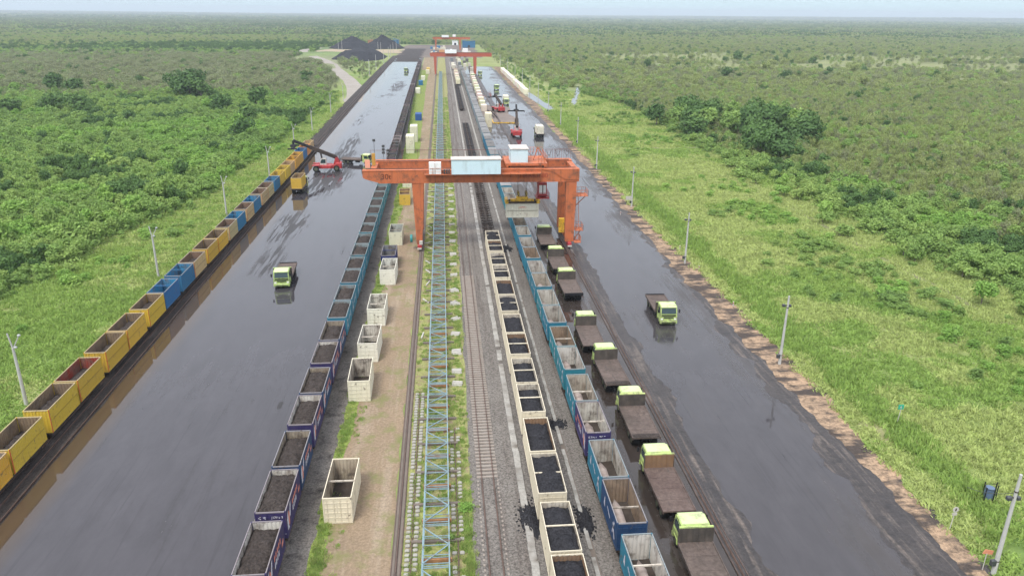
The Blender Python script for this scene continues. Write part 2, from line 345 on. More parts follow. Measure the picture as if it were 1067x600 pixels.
def land_colour(X, Y):
    veg, olive, brown, dark, plain = cover(X, Y)
    n = fbm(X, Y, 9, 5); nb = fbm(X, Y, 30, 6)
    g1 = np.array([.18, .235, .07]); g2 = np.array([.23, .26, .10]); g3 = np.array([.14, .21, .055])
    c = g1+(g2-g1)*smooth(.4, .62, nb)[..., None]; c = c+(g3-c)*smooth(.58, .74, n)[..., None]
    def to(c, col, w_): return c+(np.array(col)-c)*np.clip(w_, 0, 1)[..., None]
    c = to(c, (.15, .21, .07), veg*.9)
    c = to(c, (.20, .225, .11), veg*olive*.9)
    c = to(c, (.21, .225, .125), veg*brown*.9)
    c = to(c, (.11, .16, .065), veg*dark*.8)
    c = to(c, (.205, .225, .10), veg*plain)
    # worn soil along the right service path and the verge
    dirtn = smooth(.60, .72, fbm(X, Y, 4, 12))
    c = to(c, (.27, .22, .14), dirtn*smooth(43, 44, X)*(1-smooth(45.5, 47, X))*.6*(Y < 600))
    c = to(c, (.06, .13, .025), smooth(46.2, 47.2, X)*(1-smooth(48.4, 49.6, X))*.7*(Y < 330))
    return c

def make_terrain():
    nr, na = 250, 520
    rs = np.concatenate([[0.5], np.geomspace(12, 13500, nr-1)]); th = np.linspace(0, 2*np.pi, na, endpoint=False)
    RR, TT = np.meshgrid(rs, th, indexing='ij'); X = RR*np.sin(TT); Y = RR*np.cos(TT)
    veg, *_ = cover(X, Y)
    hill = smooth(7800, 10500, RR)*(1-smooth(11500, 13400, RR))*(22+62*smooth(.1, .9, TT*(TT < np.pi)+0*TT))*fbm(X, Y, 2600, 77)
    Z = veg*smooth(150, 400, RR)*(fbm(X, Y, 60, 50)-.5)*2.0*(RR < 4000)*(np.abs(X) > 90)+hill
    Z = np.where((np.abs(X) < 70) | (RR < 60), 0, Z)
    V = np.stack([X, Y, Z], -1).reshape(-1, 3)
    i = np.arange(nr-1)[:, None]*na; j = np.arange(na)[None, :]; j2 = (j+1) % na
    F = np.stack([i+j, i+na+j, i+na+j2, i+j2], -1).reshape(-1, 4)[:, ::-1]
    me = bpy.data.meshes.new('ground'); me.from_pydata(V.tolist(), [], F.tolist())
    cap = None
    col = land_colour(X, Y).reshape(-1, 3)
    a = me.color_attributes.new('land', 'FLOAT_COLOR', 'POINT')
    a.data.foreach_set('color', np.concatenate([col, np.ones((len(col), 1))], 1).astype(np.float32).ravel())
    m = bpy.data.materials.new('ground_cover'); m.use_nodes = True; t = m.node_tree; b = t.nodes['Principled BSDF']
    at = N(t, 'ShaderNodeAttribute'); at.attribute_name = 'land'
    g = N(t, 'ShaderNodeNewGeometry'); n1 = N(t, 'ShaderNodeTexNoise'); setin(n1, {'Scale': .9, 'Detail': 8, 'Roughness': .7}); t.links.new(g.outputs['Position'], n1.inputs['Vector'])
    n2 = N(t, 'ShaderNodeTexNoise'); setin(n2, {'Scale': .035, 'Detail': 9, 'Roughness': .68}); t.links.new(g.outputs['Position'], n2.inputs['Vector'])
    ad = N(t, 'ShaderNodeMath'); ad.operation = 'ADD'; t.links.new(n1.outputs['Fac'], ad.inputs[0]); t.links.new(n2.outputs['Fac'], ad.inputs[1])
    mr = N(t, 'ShaderNodeMapRange'); setin(mr, {'From Min': .65, 'From Max': 1.35, 'To Min': .55, 'To Max': 1.45}); t.links.new(ad.outputs[0], mr.inputs['Value'])
    hs = N(t, 'ShaderNodeHueSaturation'); t.links.new(mr.outputs[0], hs.inputs['Value']); t.links.new(at.outputs['Color'], hs.inputs['Color'])
    t.links.new(hs.outputs[0], b.inputs['Base Color']); setin(b, {'Roughness': .9}); b.inputs['Specular IOR Level'].default_value = .2
    bp = N(t, 'ShaderNodeBump'); setin(bp, {'Strength': .7, 'Distance': .35}); t.links.new(n1.outputs['Fac'], bp.inputs['Height']); t.links.new(bp.outputs[0], b.inputs['Normal'])
    me.materials.append(m); me.polygons.foreach_set('use_smooth', [True]*len(F)); me.update()
    o = link('ground', me); tag(o, kind='structure')
make_terrain()

# ------------------------------------------------------------------ ground sheets
def strip(name, xl, xr, y0, y1, z, m, jag=.25, dy=1.0, far_dy=6., seed=1, nx=3, hump=0.):
    """sheet along Y; xl, xr may be functions of Y; edges uneven"""
    fl = xl if callable(xl) else (lambda y: xl); fr = xr if callable(xr) else (lambda y: xr)
    ys = []; y = y0
    while y < y1: ys.append(y); y += dy if y < 220 else far_dy
    ys.append(y1); mb = MB(); vs = []; fs = []
    for k, y in enumerate(ys):
        a = fl(y)+jag*2*(mnoise.fractal(Vector((y*.22, seed*7.7, 0)), .8, 2, 5))
        b = fr(y)+jag*2*(mnoise.fractal(Vector((y*.22, seed*7.7+50, 0)), .8, 2, 5))
        for i in range(nx+1):
            u = i/nx; vs.append((a+(b-a)*u, y, z+hump*math.sin(math.pi*u)))
        if k: 
            o = (k-1)*(nx+1); fs += [(o+i, o+i+1, o+nx+2+i, o+nx+1+i) for i in range(nx)]
    mb.add(vs, fs, m); o = link(name, mb.mesh(name, True)); tag(o, kind='structure'); return o
W_left = wetmat('wet_yard_left', (.026, .023, .023), (.048, .045, .051), .31, .44, edge=(-35.5, -37.0), eamt=.25, mud_reflection=(-35.0, -37.2, (.070, .048, .030)), spots=[(-32.0, 152, 4, 16, .34), (-30, 196, 6.5, 24, .34), (-31, 250, 4, 34, .28), (-27, 460, 5, 50, .3), (-31, 128, 3, 10, .26), (-34, 320, 3, 30, .22), (-18.6, 76, 1.2, 1.6, .3)])  # brown edge band doubles as the yellow containers' painted reflection
W_right = wetmat('wet_yard_right', (.050, .044, .042), (.046, .043, .047), .30, .44, edge=(31., 40.), rwet=.06)
W_lane = wetmat('wet_mud_lane', (.060, .050, .044), (.040, .032, .028), .43, .50, rdry=.65)
M_coaldirt = pbr('coal_dirt', (.028, .025, .024), .8, var=(.35, (.055, .046, .042), .6), tracks=(1.6, .10, (.10, .082, .075), .55, .7), speck=(4, .5, 1.6), bump=(3, .8, .12))
M_gdirt = pbr('grey_gravel_dirt', (.185, .172, .155), .9, var=(.5, (.10, .09, .082), .7), dirt=(.7, (.035, .032, .03), .25), speck=(5, .45, 1.5), bump=(4, .8, .06))
M_dirt = pbr('brown_dirt', (.285, .215, .145), .95, var=(.16, (.215, .165, .115), .6), tracks=(.7, .06, (.32, .26, .195), .5, .72), dirt=(.45, (.17, .18, .07), .3), speck=(3.5, .7, 1.25), bump=(2.5, .6, .06))
M_orangedirt = pbr('orange_dirt', (.43, .30, .195), .95, var=(.3, (.27, .20, .14), .6), tracks=(.16, .42, (.075, .062, .055), .46, .57), dirt=(.9, (.055, .046, .041), .38), speck=(3.5, .65, 1.3), bump=(2.5, .6, .06))
M_tracked = pbr('coal_stained_road', (.058, .050, .047), .5, spec=.4, var=(.22, (.028, .025, .026), .6), tracks=(1.7, .10, (.135, .11, .093), .50, .68), speck=(3.5, .6, 1.4), dirt=(.8, (.02, .018, .018), .3), bump=(2.2, .8, .08))
M_ballast = pbr('ballast', (.20, .186, .17), .95, var=(.16, (.135, .123, .112), .7), speck=(5., .35, 1.65), tracks=(1.1, .05, (.12, .105, .095), .5, .68), bump=(8, 1., .08))
M_road = pbr('access_road', (.34, .31, .28), .9, var=(.1, (.26, .24, .21), .6), bump=(1.5, .2, .05))
M_track = pbr('foot_path', (.19, .165, .115), .95, var=(.12, (.17, .20, .08), .45), speck=(3, .6, 1.4), bump=(3, .6, .06))
M_weed = pbr('weed_ground', (.15, .22, .05), .9, speck=(4, .5, 1.5), var=(.6, (.20, .24, .06), .6), dirt=(1.1, (.17, .13, .09), .25), bump=(4, .6, .06))
M_tgrass = pbr('track_grass_ground', (.25, .29, .08), .95, var=(.35, (.25, .23, .12), .7), dirt=(.7, (.23, .17, .12), .38), speck=(4, .6, 1.4), bump=(4, .8, .08))
gl = lambda y: np.interp(y, [40, 160, 330, 640, 800], [-38.2, -39.4, -41.2, -43.6, -43.6])
trl = lambda y: np.interp(y, [40, 200, 410, 600, 900], [-17.1, -17.1, -18.6, -20.0, -21.5])
trr = lambda y: np.interp(y, [40, 180, 410, 700], [-11.3, -11.5, -15.2, -17.5])
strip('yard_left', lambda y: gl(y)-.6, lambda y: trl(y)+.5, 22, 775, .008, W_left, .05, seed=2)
strip('yard_right', 15.4, 40.2, 22, 640, .008, W_right, .25, seed=3)
strip('stained_road_edge', lambda y: np.interp(y, [40, 60, 90, 200], [36.3, 37.0, 38.0, 39.0]), lambda y: np.interp(y, [40, 90], [42.2, 41.2]), 22, 600, .013, M_tracked, .8, dy=.4, seed=4)
strip('dry_edge', 23.2, 25.0, 22, 420, .034, M_tracked, .5, dy=.4, seed=21)
strip('orange_verge', lambda y: np.interp(y, [40, 80, 110, 250], [40.7, 39.9, 39.3, 41.0]), lambda y: np.interp(y, [40, 60, 78, 107, 150, 250, 500], [42.2, 42.9, 43.6, 43.6, 43., 44.6, 47.]), 22, 640, .018, M_orangedirt, .42, dy=.35, seed=5)
strip('siding_bed', lambda y: gl(y)-6.0, gl, 22, 800, .016, M_coaldirt, .14, seed=6, nx=6, hump=.12)
strip('train_bed_left', trl, trr, 22, 900, .020, M_gdirt, .12, seed=7)
strip('weed_strip', lambda y: trr(y)-.2, lambda y: trr(y)+np.interp(y, [40, 150, 230, 600], [.9, 1.3, 4.6, 6.5]), 22, 600, .024, M_weed, .2, seed=8)
strip('dirt_strip', lambda y: trr(y)+.7, -5.0, 22, 900, .012, M_dirt, .2, seed=9)
strip('grass_bed', -4.1, lambda y: np.interp(y, [40, 110, 400], [1.5, 2.1, 2.6]), 22, 900, .016, M_tgrass, .12, seed=10)
strip('ballast_bed', lambda y: np.interp(y, [40, 110, 400], [1.55, 2.15, 2.65]), 13.4, 22, 1000, .022, M_ballast, .1, seed=11, nx=8, hump=.05)
strip('loading_lane', 13.2, 24.6, 22, 560, .026, W_lane, .35, dy=.8, seed=12)
M_endyard = pbr('end_yard_ground', (.19, .155, .13), .9, var=(.03, (.09, .085, .085), .6), dirt=(.12, (.32, .20, .13), .15))
strip('end_yard', -47, 40, 770, 1075, .030, M_endyard, 3., seed=13, far_dy=12)
strip('coal_apron', -44, -20, 700, 960, .034, M_coaldirt, 2.5, seed=14, far_dy=10)

def path(name, pts, wd, z, m, sub=8):
    P = [Vector((x, y, 0)) for x, y in pts]; Q = []
    for i in range(len(P)-1):
        p0 = P[max(i-1, 0)]; p1 = P[i]; p2 = P[i+1]; p3 = P[min(i+2, len(P)-1)]
        for k in range(sub):
            t = k/sub; Q.append(.5*((2*p1)+(p2-p0)*t+(2*p0-5*p1+4*p2-p3)*t*t+(3*p1-p0-3*p2+p3)*t**3))
    Q.append(P[-1]); vs = []; fs = []
    for k, q in enumerate(Q):
        d = (Q[min(k+1, len(Q)-1)]-Q[max(k-1, 0)]).normalized(); r = Vector((d.y, -d.x, 0))
        a = wd/2*(1+.18*mnoise.noise(Vector((k*.4, wd, z*99)))); b = wd/2*(1+.18*mnoise.noise(Vector((k*.4, wd, 7+z*99))))
        vs += [(q-r*a)+Vector((0, 0, z)), (q+r*b)+Vector((0, 0, z))]
        if k: fs.append((2*k-2, 2*k-1, 2*k+1, 2*k))
    o = link(name, MB().add(vs, fs, m).mesh(name, True)); tag(o, kind='structure'); return o
path('access_road', [(-44, 380), (-47, 420), (-55, 480), (-68, 545), (-84, 620), (-99, 692), (-128, 790), (-152, 880), (-155, 930), (-140, 975), (-115, 990)], 9, .024, M_road)
path('footpath', [(86, 30), (81, 80), (79.2, 120), (79, 158), (77.8, 183), (74, 205), (69, 250), (67, 300), (78, 370), (88, 430)], 1.25, .040, M_track)
path('cross_path', [(44, 243), (56, 242), (72, 241.5), (92, 244)], 1.8, .044, M_track)

# ponds
M_water = pbr('pond_water', (.06, .065, .06), .03, spec=.6)
def pond(pts, z=.05):
    v = [(x, y, z) for x, y in pts]; o = link('pond', MB().add(v, [tuple(range(len(v)))], M_water).mesh('pond')); tag(o, kind='structure')
pond([(43.9, 432), (47, 436), (48.5, 420), (49.5, 398), (49.8, 380), (51.5, 366), (51.2, 352), (48.8, 347), (47.2, 352), (46.2, 372), (45, 392), (43.8, 412)])
pond([(80.5, 462), (82.6, 466), (80.6, 448), (75.8, 424), (70.2, 398), (65.5, 374), (63.2, 367), (62.4, 370), (65.0, 386), (70.6, 412), (76.4, 440)])

# ------------------------------------------------------------------ rails, sleepers, slabs
def rail_mb(y0, y1, x=0, z=.0, m=M_rail):
    return MB().prism([(x-.065, z), (x+.065, z), (x+.065, z+.02), (x+.012, z+.04), (x+.036, z+.12), (x+.036, z+.15), (x-.036, z+.15), (x-.036, z+.12), (x-.012, z+.04), (x-.065, z+.02)], y0, y1, m, 'y')
def curved_rail(parent, xf, y0, y1, z=.03, name='rail'):
    mb = MB(); y = y0
    while y < y1:
        y2 = min(y+25, y1); mb.bar((xf(y), y, z+.07), (xf(y2), y2, z+.07), .072, .15, M_rail); y = y2
    return link(name, mb.mesh(name), parent)
M_slpc = pbr('sleeper_concrete', (.31, .285, .255), .85, var=(1.1, (.26, .215, .185), .6), bump=(9, .3, .02))
me_slp = MB().prism([(-.15, 0), (.15, 0), (.12, .16), (-.12, .16)], -1.0, 1.0, M_slpc, 'x').mesh('sleeper')
t1 = link('railway_track', None, loc=(3.38, 0, 0)); tag(t1, kind='structure')
for sx in (-.55, .55): link('rail', rail_mb(22, 900, sx, .11).mesh('rail'), t1)
# sleepers: nearly buried at the sides of the ballast, standing clear of it between about 62 m and 110 m
for yy0, yy1 in ((30, 60.4), (118, 420)):     # ballast heaped between and beside the rails, leaving only sleeper ends
    fb = MB()
    for x0_, x1_ in ((-.50, .50), (-.84, -.61), (.61, .84)): fb.grid(lambda u, v, a=x0_, b=x1_, c=yy0, d=yy1: (a+(b-a)*u+(.05*mnoise.noise(Vector((u*3, v*(d-c)*2, a))) if 0 < u < 1 else .04*mnoise.noise(Vector((v*(d-c)*3, a, u)))), c+(d-c)*v, .098+.022*math.sin(math.pi*u)+.02*mnoise.noise(Vector((a, v*(d-c)*1.2, u*2)))), 3, int((yy1-yy0)*2), M_ballast)
    tag(link('ballast_fill', fb.mesh('ballast_fill', True), t1), kind='stuff')
nsl = 0; far_s = MB(); y = 34.0
while y < 420:
    h = .0 if 60 < y < 118 else -.05 - .02*R.random()
    if nsl < 290: link('sleeper', me_slp, t1, (R.uniform(-.02, .02), y, -.03+h+(.0 if h else .025)))
    else: far_s.box(-1, 1, y-.12, y+.12, -.03, .10, M_concd)
    nsl += 1; y += .60
o = link('sleeper', far_s.mesh('sleepers_far'), t1); tag(o, kind='stuff')
def shoulder(x0, x1, name, z0=.02, h=.06, m=M_ballast): 
    pass
# coal train track and right train track
for nm, xf in (('loading_track', lambda y: 8.4), ('container_track', lambda y: 14.15), ('yard_track', lambda y: np.interp(y, [40, 200, 410, 600, 900], [-14.55, -14.55, -16.6, -18.3, -20.])),
               ('siding_track', lambda y: np.interp(y, [40, 210, 330, 640], [-41.2, -41.4, -43.2, -45.6])), ('outer_siding_track', lambda y: np.interp(y, [40, 160, 330, 640], [-38.95, -40.1, -41.9, -44.2]))):
    t = link(nm, None); tag(t, kind='structure')
    for sx in (-.55, .55): curved_rail(t, (lambda f, s: (lambda y: float(f(y))+s))(xf, sx), 22, 780, .03 if 'siding' not in nm else .10)
    ms = MB(); y = 30
    while y < 330: 
        if nm in ('loading_track',): ms.box(8.4-1, 8.4+1, y-.12, y+.12, 0, .062, M_concd)
        elif nm == 'yard_track': ms.box(float(xf(y))-1, float(xf(y))+1, y-.12, y+.12, 0, .055, M_concd)
        y += .6
    if ms.f: tag(link('sleeper', ms.mesh('sleepers_under_train'), t), kind='stuff')
# crane rails on their concrete beams
for nm, cx in (('crane_rail_left', -4.55), ('crane_rail_right', 22.65)):
    t = link(nm, None, loc=(cx, 0, 0)); tag(t, kind='structure')
    b = MB()
    b.prism([(-.42, 0), (.42, 0), (.42, .10), (.12, .10), (.12, .055), (-.12, .055), (-.12, .10), (-.42, .10)], 22, 900, M_concd if cx < 0 else M_tracked, 'y'); link('concrete_beam', b.mesh('crane_beam'), t)
    link('rail', rail_mb(22, 900, 0, .06).mesh('crane_rail'), t)
    for sx in (-.36, .36): link('guard_angle', MB().box(sx-.03, sx+.03, 22, 900, .10, .145, M_rail).mesh('guard_angle'), t)
    if cx > 0:
        for sx, wd in ((1.35, 1.5),): link('edge_slab', MB().box(sx-wd/2, sx+wd/2, 22, 560, 0, .035, M_tracked).mesh('edge_slab'), t)
# concrete cable trough with cover slabs
M_slab = pbr('cover_slab_concrete', (1, 1, 1), .85, objcol=True, speck=(4, .7, 1.2), dirt=(.5, (.16, .14, .12), .3), bump=(9, .3, .02))
me_slab = MB().cbox(-.31, .31, -.49, .49, 0, .13, M_slab, .015).mesh('cover_slab')
for nm, cx, n, m_ in (('cable_trough', 6.45, 230, M_conc), ('drain_edging', 11.25, 200, M_conc)):
    t = link(nm, None, loc=(cx, 0, 0)); tag(t, kind='structure')
    link('trough', MB().box(-.33, .33, 22, 700, -.02, .05, M_concd).mesh('trough'), t)
    y = 30
    me = me_slab if cx < 9 else MB().box(-.17, .17, -.49, .49, 0, .12, M_slab).mesh('edging_slab')
    k = 0
    while k < n:
        if R.random() > .03: tn = R.uniform(.31, .39); link('cover_slab', me, t, (R.uniform(-.03, .03), y, .055+R.uniform(0, .03)), R.uniform(-.03, .03), (tn, tn*.97, tn*.90))
        y += 1.0; k += 1
    tag(link('cover_slab', MB().box(-.25, .25, y, 700, .05, .17, m_).mesh('cover_slabs_far'), t), kind='stuff')
# short block rows either side of the truss
me_blk = MB().cbox(-.2, .2, -.17, .17, 0, .18, M_conc, .06).mesh('concrete_block')
t = link('block_track', None); tag(t, kind='structure')
for cx, ye in ((-3.4, 77.5), (.42, 69.5)):
    link('rail', MB().box(cx-.05, cx+.05, 26, ye, .02, .14, M_rail).mesh('light_rail'), t)
    y = 38
    while y < ye:
        for sx in (-.33, .33):
            if R.random() < (.08 if cx < 0 else .42): continue
            link('concrete_block', me_blk, t, (cx+sx+R.uniform(-.03, .03), y+R.uniform(-.03, .03), .02), R.uniform(-.1, .1))
        y += .57

# ------------------------------------------------------------------ pale blue steel truss lying between the tracks
def truss():
    root = link('steel_truss', None, loc=(-1.35, 0, 0)); tag(root, 'long pale blue steel lattice truss lying along the grass between the rails', 'truss')
    hw, z0, z1, L = 1.04, .55, 1.75, 5.0
    def bars():
        B = []
        for sx in (-hw, hw):
            B.append(('chord', (sx, 0, z1), (sx, L, z1), .10)); B.append(('chord', (sx, 0, z0), (sx, L, z0), .09))
            for k in range(4): B.append(('side_brace', (sx, k*L/4, z0 if k % 2 else z1), (sx, (k+1)*L/4, z1 if k % 2 else z0), .045))
        for yy in (.1, .38, 1.35, 2.5, 3.6, 4.9): B.append(('strut', (-hw, yy, z1), (hw, yy, z1), .055))
        for yy in (.1, 2.5, 4.9): B.append(('strut', (-hw, yy, z0), (hw, yy, z0), .05))
        B.append(('brace', (-hw, .4, z1+.01), (hw, 2.5, z1+.01), .08)); B.append(('brace', (hw, 2.5, z1+.01), (-hw, 4.7, z1+.01), .08))
        return B
    meshes = [(n, MB().bar(p, q, w_, w_, M_blue).mesh(n)) for n, p, q, w_ in bars()]
    allm = MB()
    for n, p, q, w_ in bars(): allm.bar(p, q, w_, w_, M_blue)
    allme = allm.mesh('truss_section')
    me_f = MB().cbox(-2.05, 2.05, -.15, .15, 0, .24, M_concd, .04).mesh('footing_beam')
    me_r = MB().box(-1.25, 1.25, -.10, .10, .1, .4, pbr('rust_orange_beam', (.42, .21, .10), .8, var=(2, (.25, .14, .08), .5))).mesh('cross_beam')
    n = 0; y = 26.5
    while y < 560:
        s = link('truss_section', None if y < 96 else allme, root, (0, y, 0))
        if y < 96:
            for nm, me in meshes: link(nm, me, s)
        if y < 300:
            link('footing_beam', me_f, root, (0, y, .02)); link('cross_beam', me_r, root, (0, y+2.5, .02))
        y += L; n += 1
truss()
# stacks of white concrete sleepers right of the truss, single ones left of it
me_ws = MB().prism([(-.11, 0), (.11, 0), (.08, .17), (-.08, .17)], -.95, .95, M_white, 'x').mesh('white_sleeper')
stk = [(468.5+.7, 254), (468.5, 245), (468.5, 236), (468, 225), (467, 218), (466, 207), (466, 202), (467, 197), (469, 267), (467.6, 277), (470, 288), (472.7, 304), (473, 318), (476, 334), (473, 350), (474, 370), (472.5, 389), (474, 402)]
stky = [138.4, 144.6, 150.7, 157.2, 163.4, 170.8, 177.2, 184.5, 130.1, 124.4, 118.8, 111.2, 105.5, 99.6, 94.3, 88.2, 82.9, 79.6]
order = sorted(range(18), key=lambda i: stky[i])
for r_, i in enumerate(order):
    y = stky[i]; x = float(np.interp(y, [79, 130, 190], [.95, 1.15, 1.35]))
    a = link('sleeper_stack', None, loc=(x, y, .02), rz=R.uniform(-.25, .25)+(.5 if i in (11, 12, 13) else 0))
    tag(a, 'stack of white sleepers right of the blue truss, %s from the near end' % ordinal(r_+1), 'sleeper stack', 'white sleeper stacks beside the blue truss')
    n = R.choice((4, 5, 5, 6)); sk = i in (11, 12, 13)
    for k in range(n):
        lay = 0 if k < (n+1)//2 else 1; kk = k if lay == 0 else k-(n+1)//2
        c = link('concrete_sleeper', me_ws, a, (R.uniform(-.08, .08), (kk-1)*.42+.15*lay, lay*.18), R.uniform(-.08, .08)+(kk*.28-.3 if sk else 0))
        c.scale = (.62, 1, 1)
sing = [(-3.45, 182, .3), (-3.5, 176, -.5), (-3.5, 170, -.7), (-3.4, 163, .6), (-3.35, 156, 1.0), (-3.2, 149, -1.1), (-3.3, 143.5, -1.2), (-3.35, 138, .6), (-3.2, 134.5, -.8), (-3.3, 126, -1.1), (-3.2, 121, -1.1), (-3.1, 115, 1.3), (-3.3, 107, -1.1), (-3.5, 94, 1.45)]
for r_, (x, y, a) in enumerate(sorted(sing, key=lambda s: s[1])):
    c = link('concrete_sleeper', me_ws, None, (x, y, .06), a); tag(c, 'single white sleeper left of the blue truss, %s from the near end' % ordinal(r_+1), 'sleeper', 'loose sleepers left of the blue truss')

# ------------------------------------------------------------------ containers
CL, CW, CH = 6.06, 2.44, 2.59
hl, hw = CL/2, CW/2
def corr_pts(L, pitch=.30, amp=.04):
    """corrugation profile along L: (pos, depth)"""
    n = int(round(L/pitch)); p = L/n; out_ = []
    for k in range(n):
        a = -L/2+k*p; out_ += [(a, 0), (a+p*.28, 0), (a+p*.45, amp), (a+p*.83, amp)]
    out_.append((L/2, 0)); return out_
def side_mesh(m, name, L, z0=.14, z1=CH-.08, inset=0.):
    pts = corr_pts(L); mb = MB(); v = []
    for a, d in pts: v += [(-d-inset, a, z0), (-d-inset, a, z1)]
    mb.add(v, [(2*i, 2*i+2, 2*i+3, 2*i+1) for i in range(len(pts)-1)], m); return mb
def make_container_meshes():
    M = {}
    f = MB()
    for sx in (-1, 1):
        for sy in (-1, 1): f.box(sx*hw-(.10 if sx > 0 else 0), sx*hw+(.10 if sx < 0 else 0), sy*hl-(.12 if sy > 0 else 0), sy*hl+(.12 if sy < 0 else 0), 0, CH, paint)
        f.box(sx*hw-(.08 if sx > 0 else 0), sx*hw+(.08 if sx < 0 else 0), -hl+.12, hl-.12, .0, .15, paint)
    for sy in (-1, 1):
        f.box(-hw+.10, hw-.10, sy*hl-(.10 if sy > 0 else 0), sy*hl+(.10 if sy < 0 else 0), .0, .15, paint)
    M['frame'] = f.mesh('container_frame')
    r = MB()
    for sx in (-1, 1): r.box(sx*hw-(.065 if sx > 0 else 0), sx*hw+(.065 if sx < 0 else 0), -hl+.12, hl-.12, CH-.10, CH-.004, paint)
    for sy in (-1, 1): r.box(-hw+.10, hw-.10, sy*hl-(.07 if sy > 0 else 0), sy*hl+(.07 if sy < 0 else 0), CH-.12, CH-.008, paint)
    M['rim'] = r.mesh('top_rail')
    M['side'] = side_mesh(paint, 'side_panel', CL-.24).mesh('side_panel')
    M['inside'] = side_mesh(lining, 'side_lining', CL-.24, inset=.012).mesh('side_lining')
    M['end'] = side_mesh(paint, 'end_panel', CW-.2).mesh('end_panel')
    M['endin'] = side_mesh(lining, 'end_lining', CW-.2, inset=.012).mesh('end_lining')
    d = MB(); d.box(-.555, .555, -.03, .03, .16, CH-.14, paint)
    for z in (.55, 1.05, 1.55, 2.05): d.box(-.52, .52, -.055, -.028, z-.05, z+.05, paint)
    for x in (-.3, .28): d.cyl((x, -.075, .16), (x, -.075, CH-.16), .022, paint, n=6)
    M['door'] = d.mesh('door')
    M['floor'] = MB().box(-hw+.09, hw-.09, -hl+.1, hl-.1, .10, .16, M_floor).mesh('floor')
    M['bar'] = MB().box(-hw+.05, hw-.05, -.05, .05, CH-.55, CH-.42, lining).mesh('crossbar')
    M['topbar'] = MB().box(-hw+.06, hw-.06, -.06, .06, CH-.10, CH-.012, paint).mesh('top_crossbar')
    # far version: one mesh with rim, walls with depth and an open top
    g = MB(); t_ = .09
    def wallbox(x0, x1, y0, y1): g.box(x0, x1, y0, y1, 0, CH, paint)
    wallbox(-hw, -hw+t_, -hl, hl); wallbox(hw-t_, hw, -hl, hl); wallbox(-hw+t_, hw-t_, -hl, -hl+t_); wallbox(-hw+t_, hw-t_, hl-t_, hl)
    g.box(-hw+t_, hw-t_, -hl+t_, hl-t_, .1, .16, M_floor)
    for sx in (-1, 1):
        g.box(sx*(hw-t_-.006)-.004, sx*(hw-t_-.006)+.004, -hl+t_, hl-t_, .2, CH-.08, lining)
        g.box(sx*(hw+.012)-.015, sx*(hw+.012)+.015, -hl, hl, CH-.12, CH+.004, paint)
        for k in range(9): g.box(sx*(hw+.012)-.015, sx*(hw+.012)+.015, -hl+.3+k*.66, -hl+.42+k*.66, .15, CH-.12, paint)
    for sy in (-1, 1): g.box(-hw+t_, hw-t_, sy*(hl-t_-.006)-.004, sy*(hl-t_-.006)+.004, .2, CH-.08, lining)
    M['far'] = g.mesh('open_container_far')
    # closed roof
    r = MB(); v = []
    pts = corr_pts(CL-.2, .5, .03)
    for a, dd in pts: v += [(-hw+.06, a, CH-.02-dd), (hw-.06, a, CH-.02-dd)]
    r.add(v, [(2*i, 2*i+1, 2*i+3, 2*i+2) for i in range(len(pts)-1)], paint); M['roof'] = r.mesh('roof_panel')
    return M
CM = make_container_meshes()
def container(x, y, z, col, inner, label, group=None, rz=0., far=False, bar=False, top=False, roof=False, door=True, name='open_container', cat='container', rim=None):
    """y is the centre; the near end is at -Y"""
    if far:
        o = link(name, CM['far'], None, (x, y, z), rz, inner); o.color = (*col, 1)
        tag(o, label, cat, group)
        if roof: link('roof_panel', CM['roof'], o, color=col)
        return o
    t = link(name, None, None, (x, y, z), rz); tag(t, label, cat, group)
    link('frame', CM['frame'], t, color=col); link('top_rail', CM['rim'], t, color=rim or (tuple(a*1.05 for a in col) if min(col) > .36 else tuple(a*.45+b*.55 for a, b in zip(col, (.42, .38, .34)))))
    for sx in (1, -1):
        a = math.pi if sx < 0 else 0
        link('side_panel', CM['side'], t, (sx*(hw-.012), 0, 0), a, col); 
        if not roof: link('side_lining', CM['inside'], t, (sx*(hw-.045), 0, 0), a, inner)
    for sy in (1, -1):
        a = math.pi/2 if sy > 0 else -math.pi/2
        if sy < 0 and door:
            for s2 in (-1, 1): link('door', CM['door'], t, (s2*.56, -hl+.06, 0), 0, col)
            if not roof: link('end_lining', CM['endin'], t, (0, sy*(hl-.10), 0), a, inner)
        else:
            link('end_panel', CM['end'], t, (0, sy*(hl-.012), 0), a, col)
            if not roof: link('end_lining', CM['endin'], t, (0, sy*(hl-.045), 0), a, inner)
    link('floor', CM['floor'], t)
    if bar: link('crossbar', CM['bar'], t, (0, R.uniform(-.6, .2), 0), color=(.6, .55, .47))
    if top: link('top_crossbar', CM['topbar'], t, (0, 0, 0), color=col)
    if roof: link('roof_panel', CM['roof'], t, color=col)
    return t

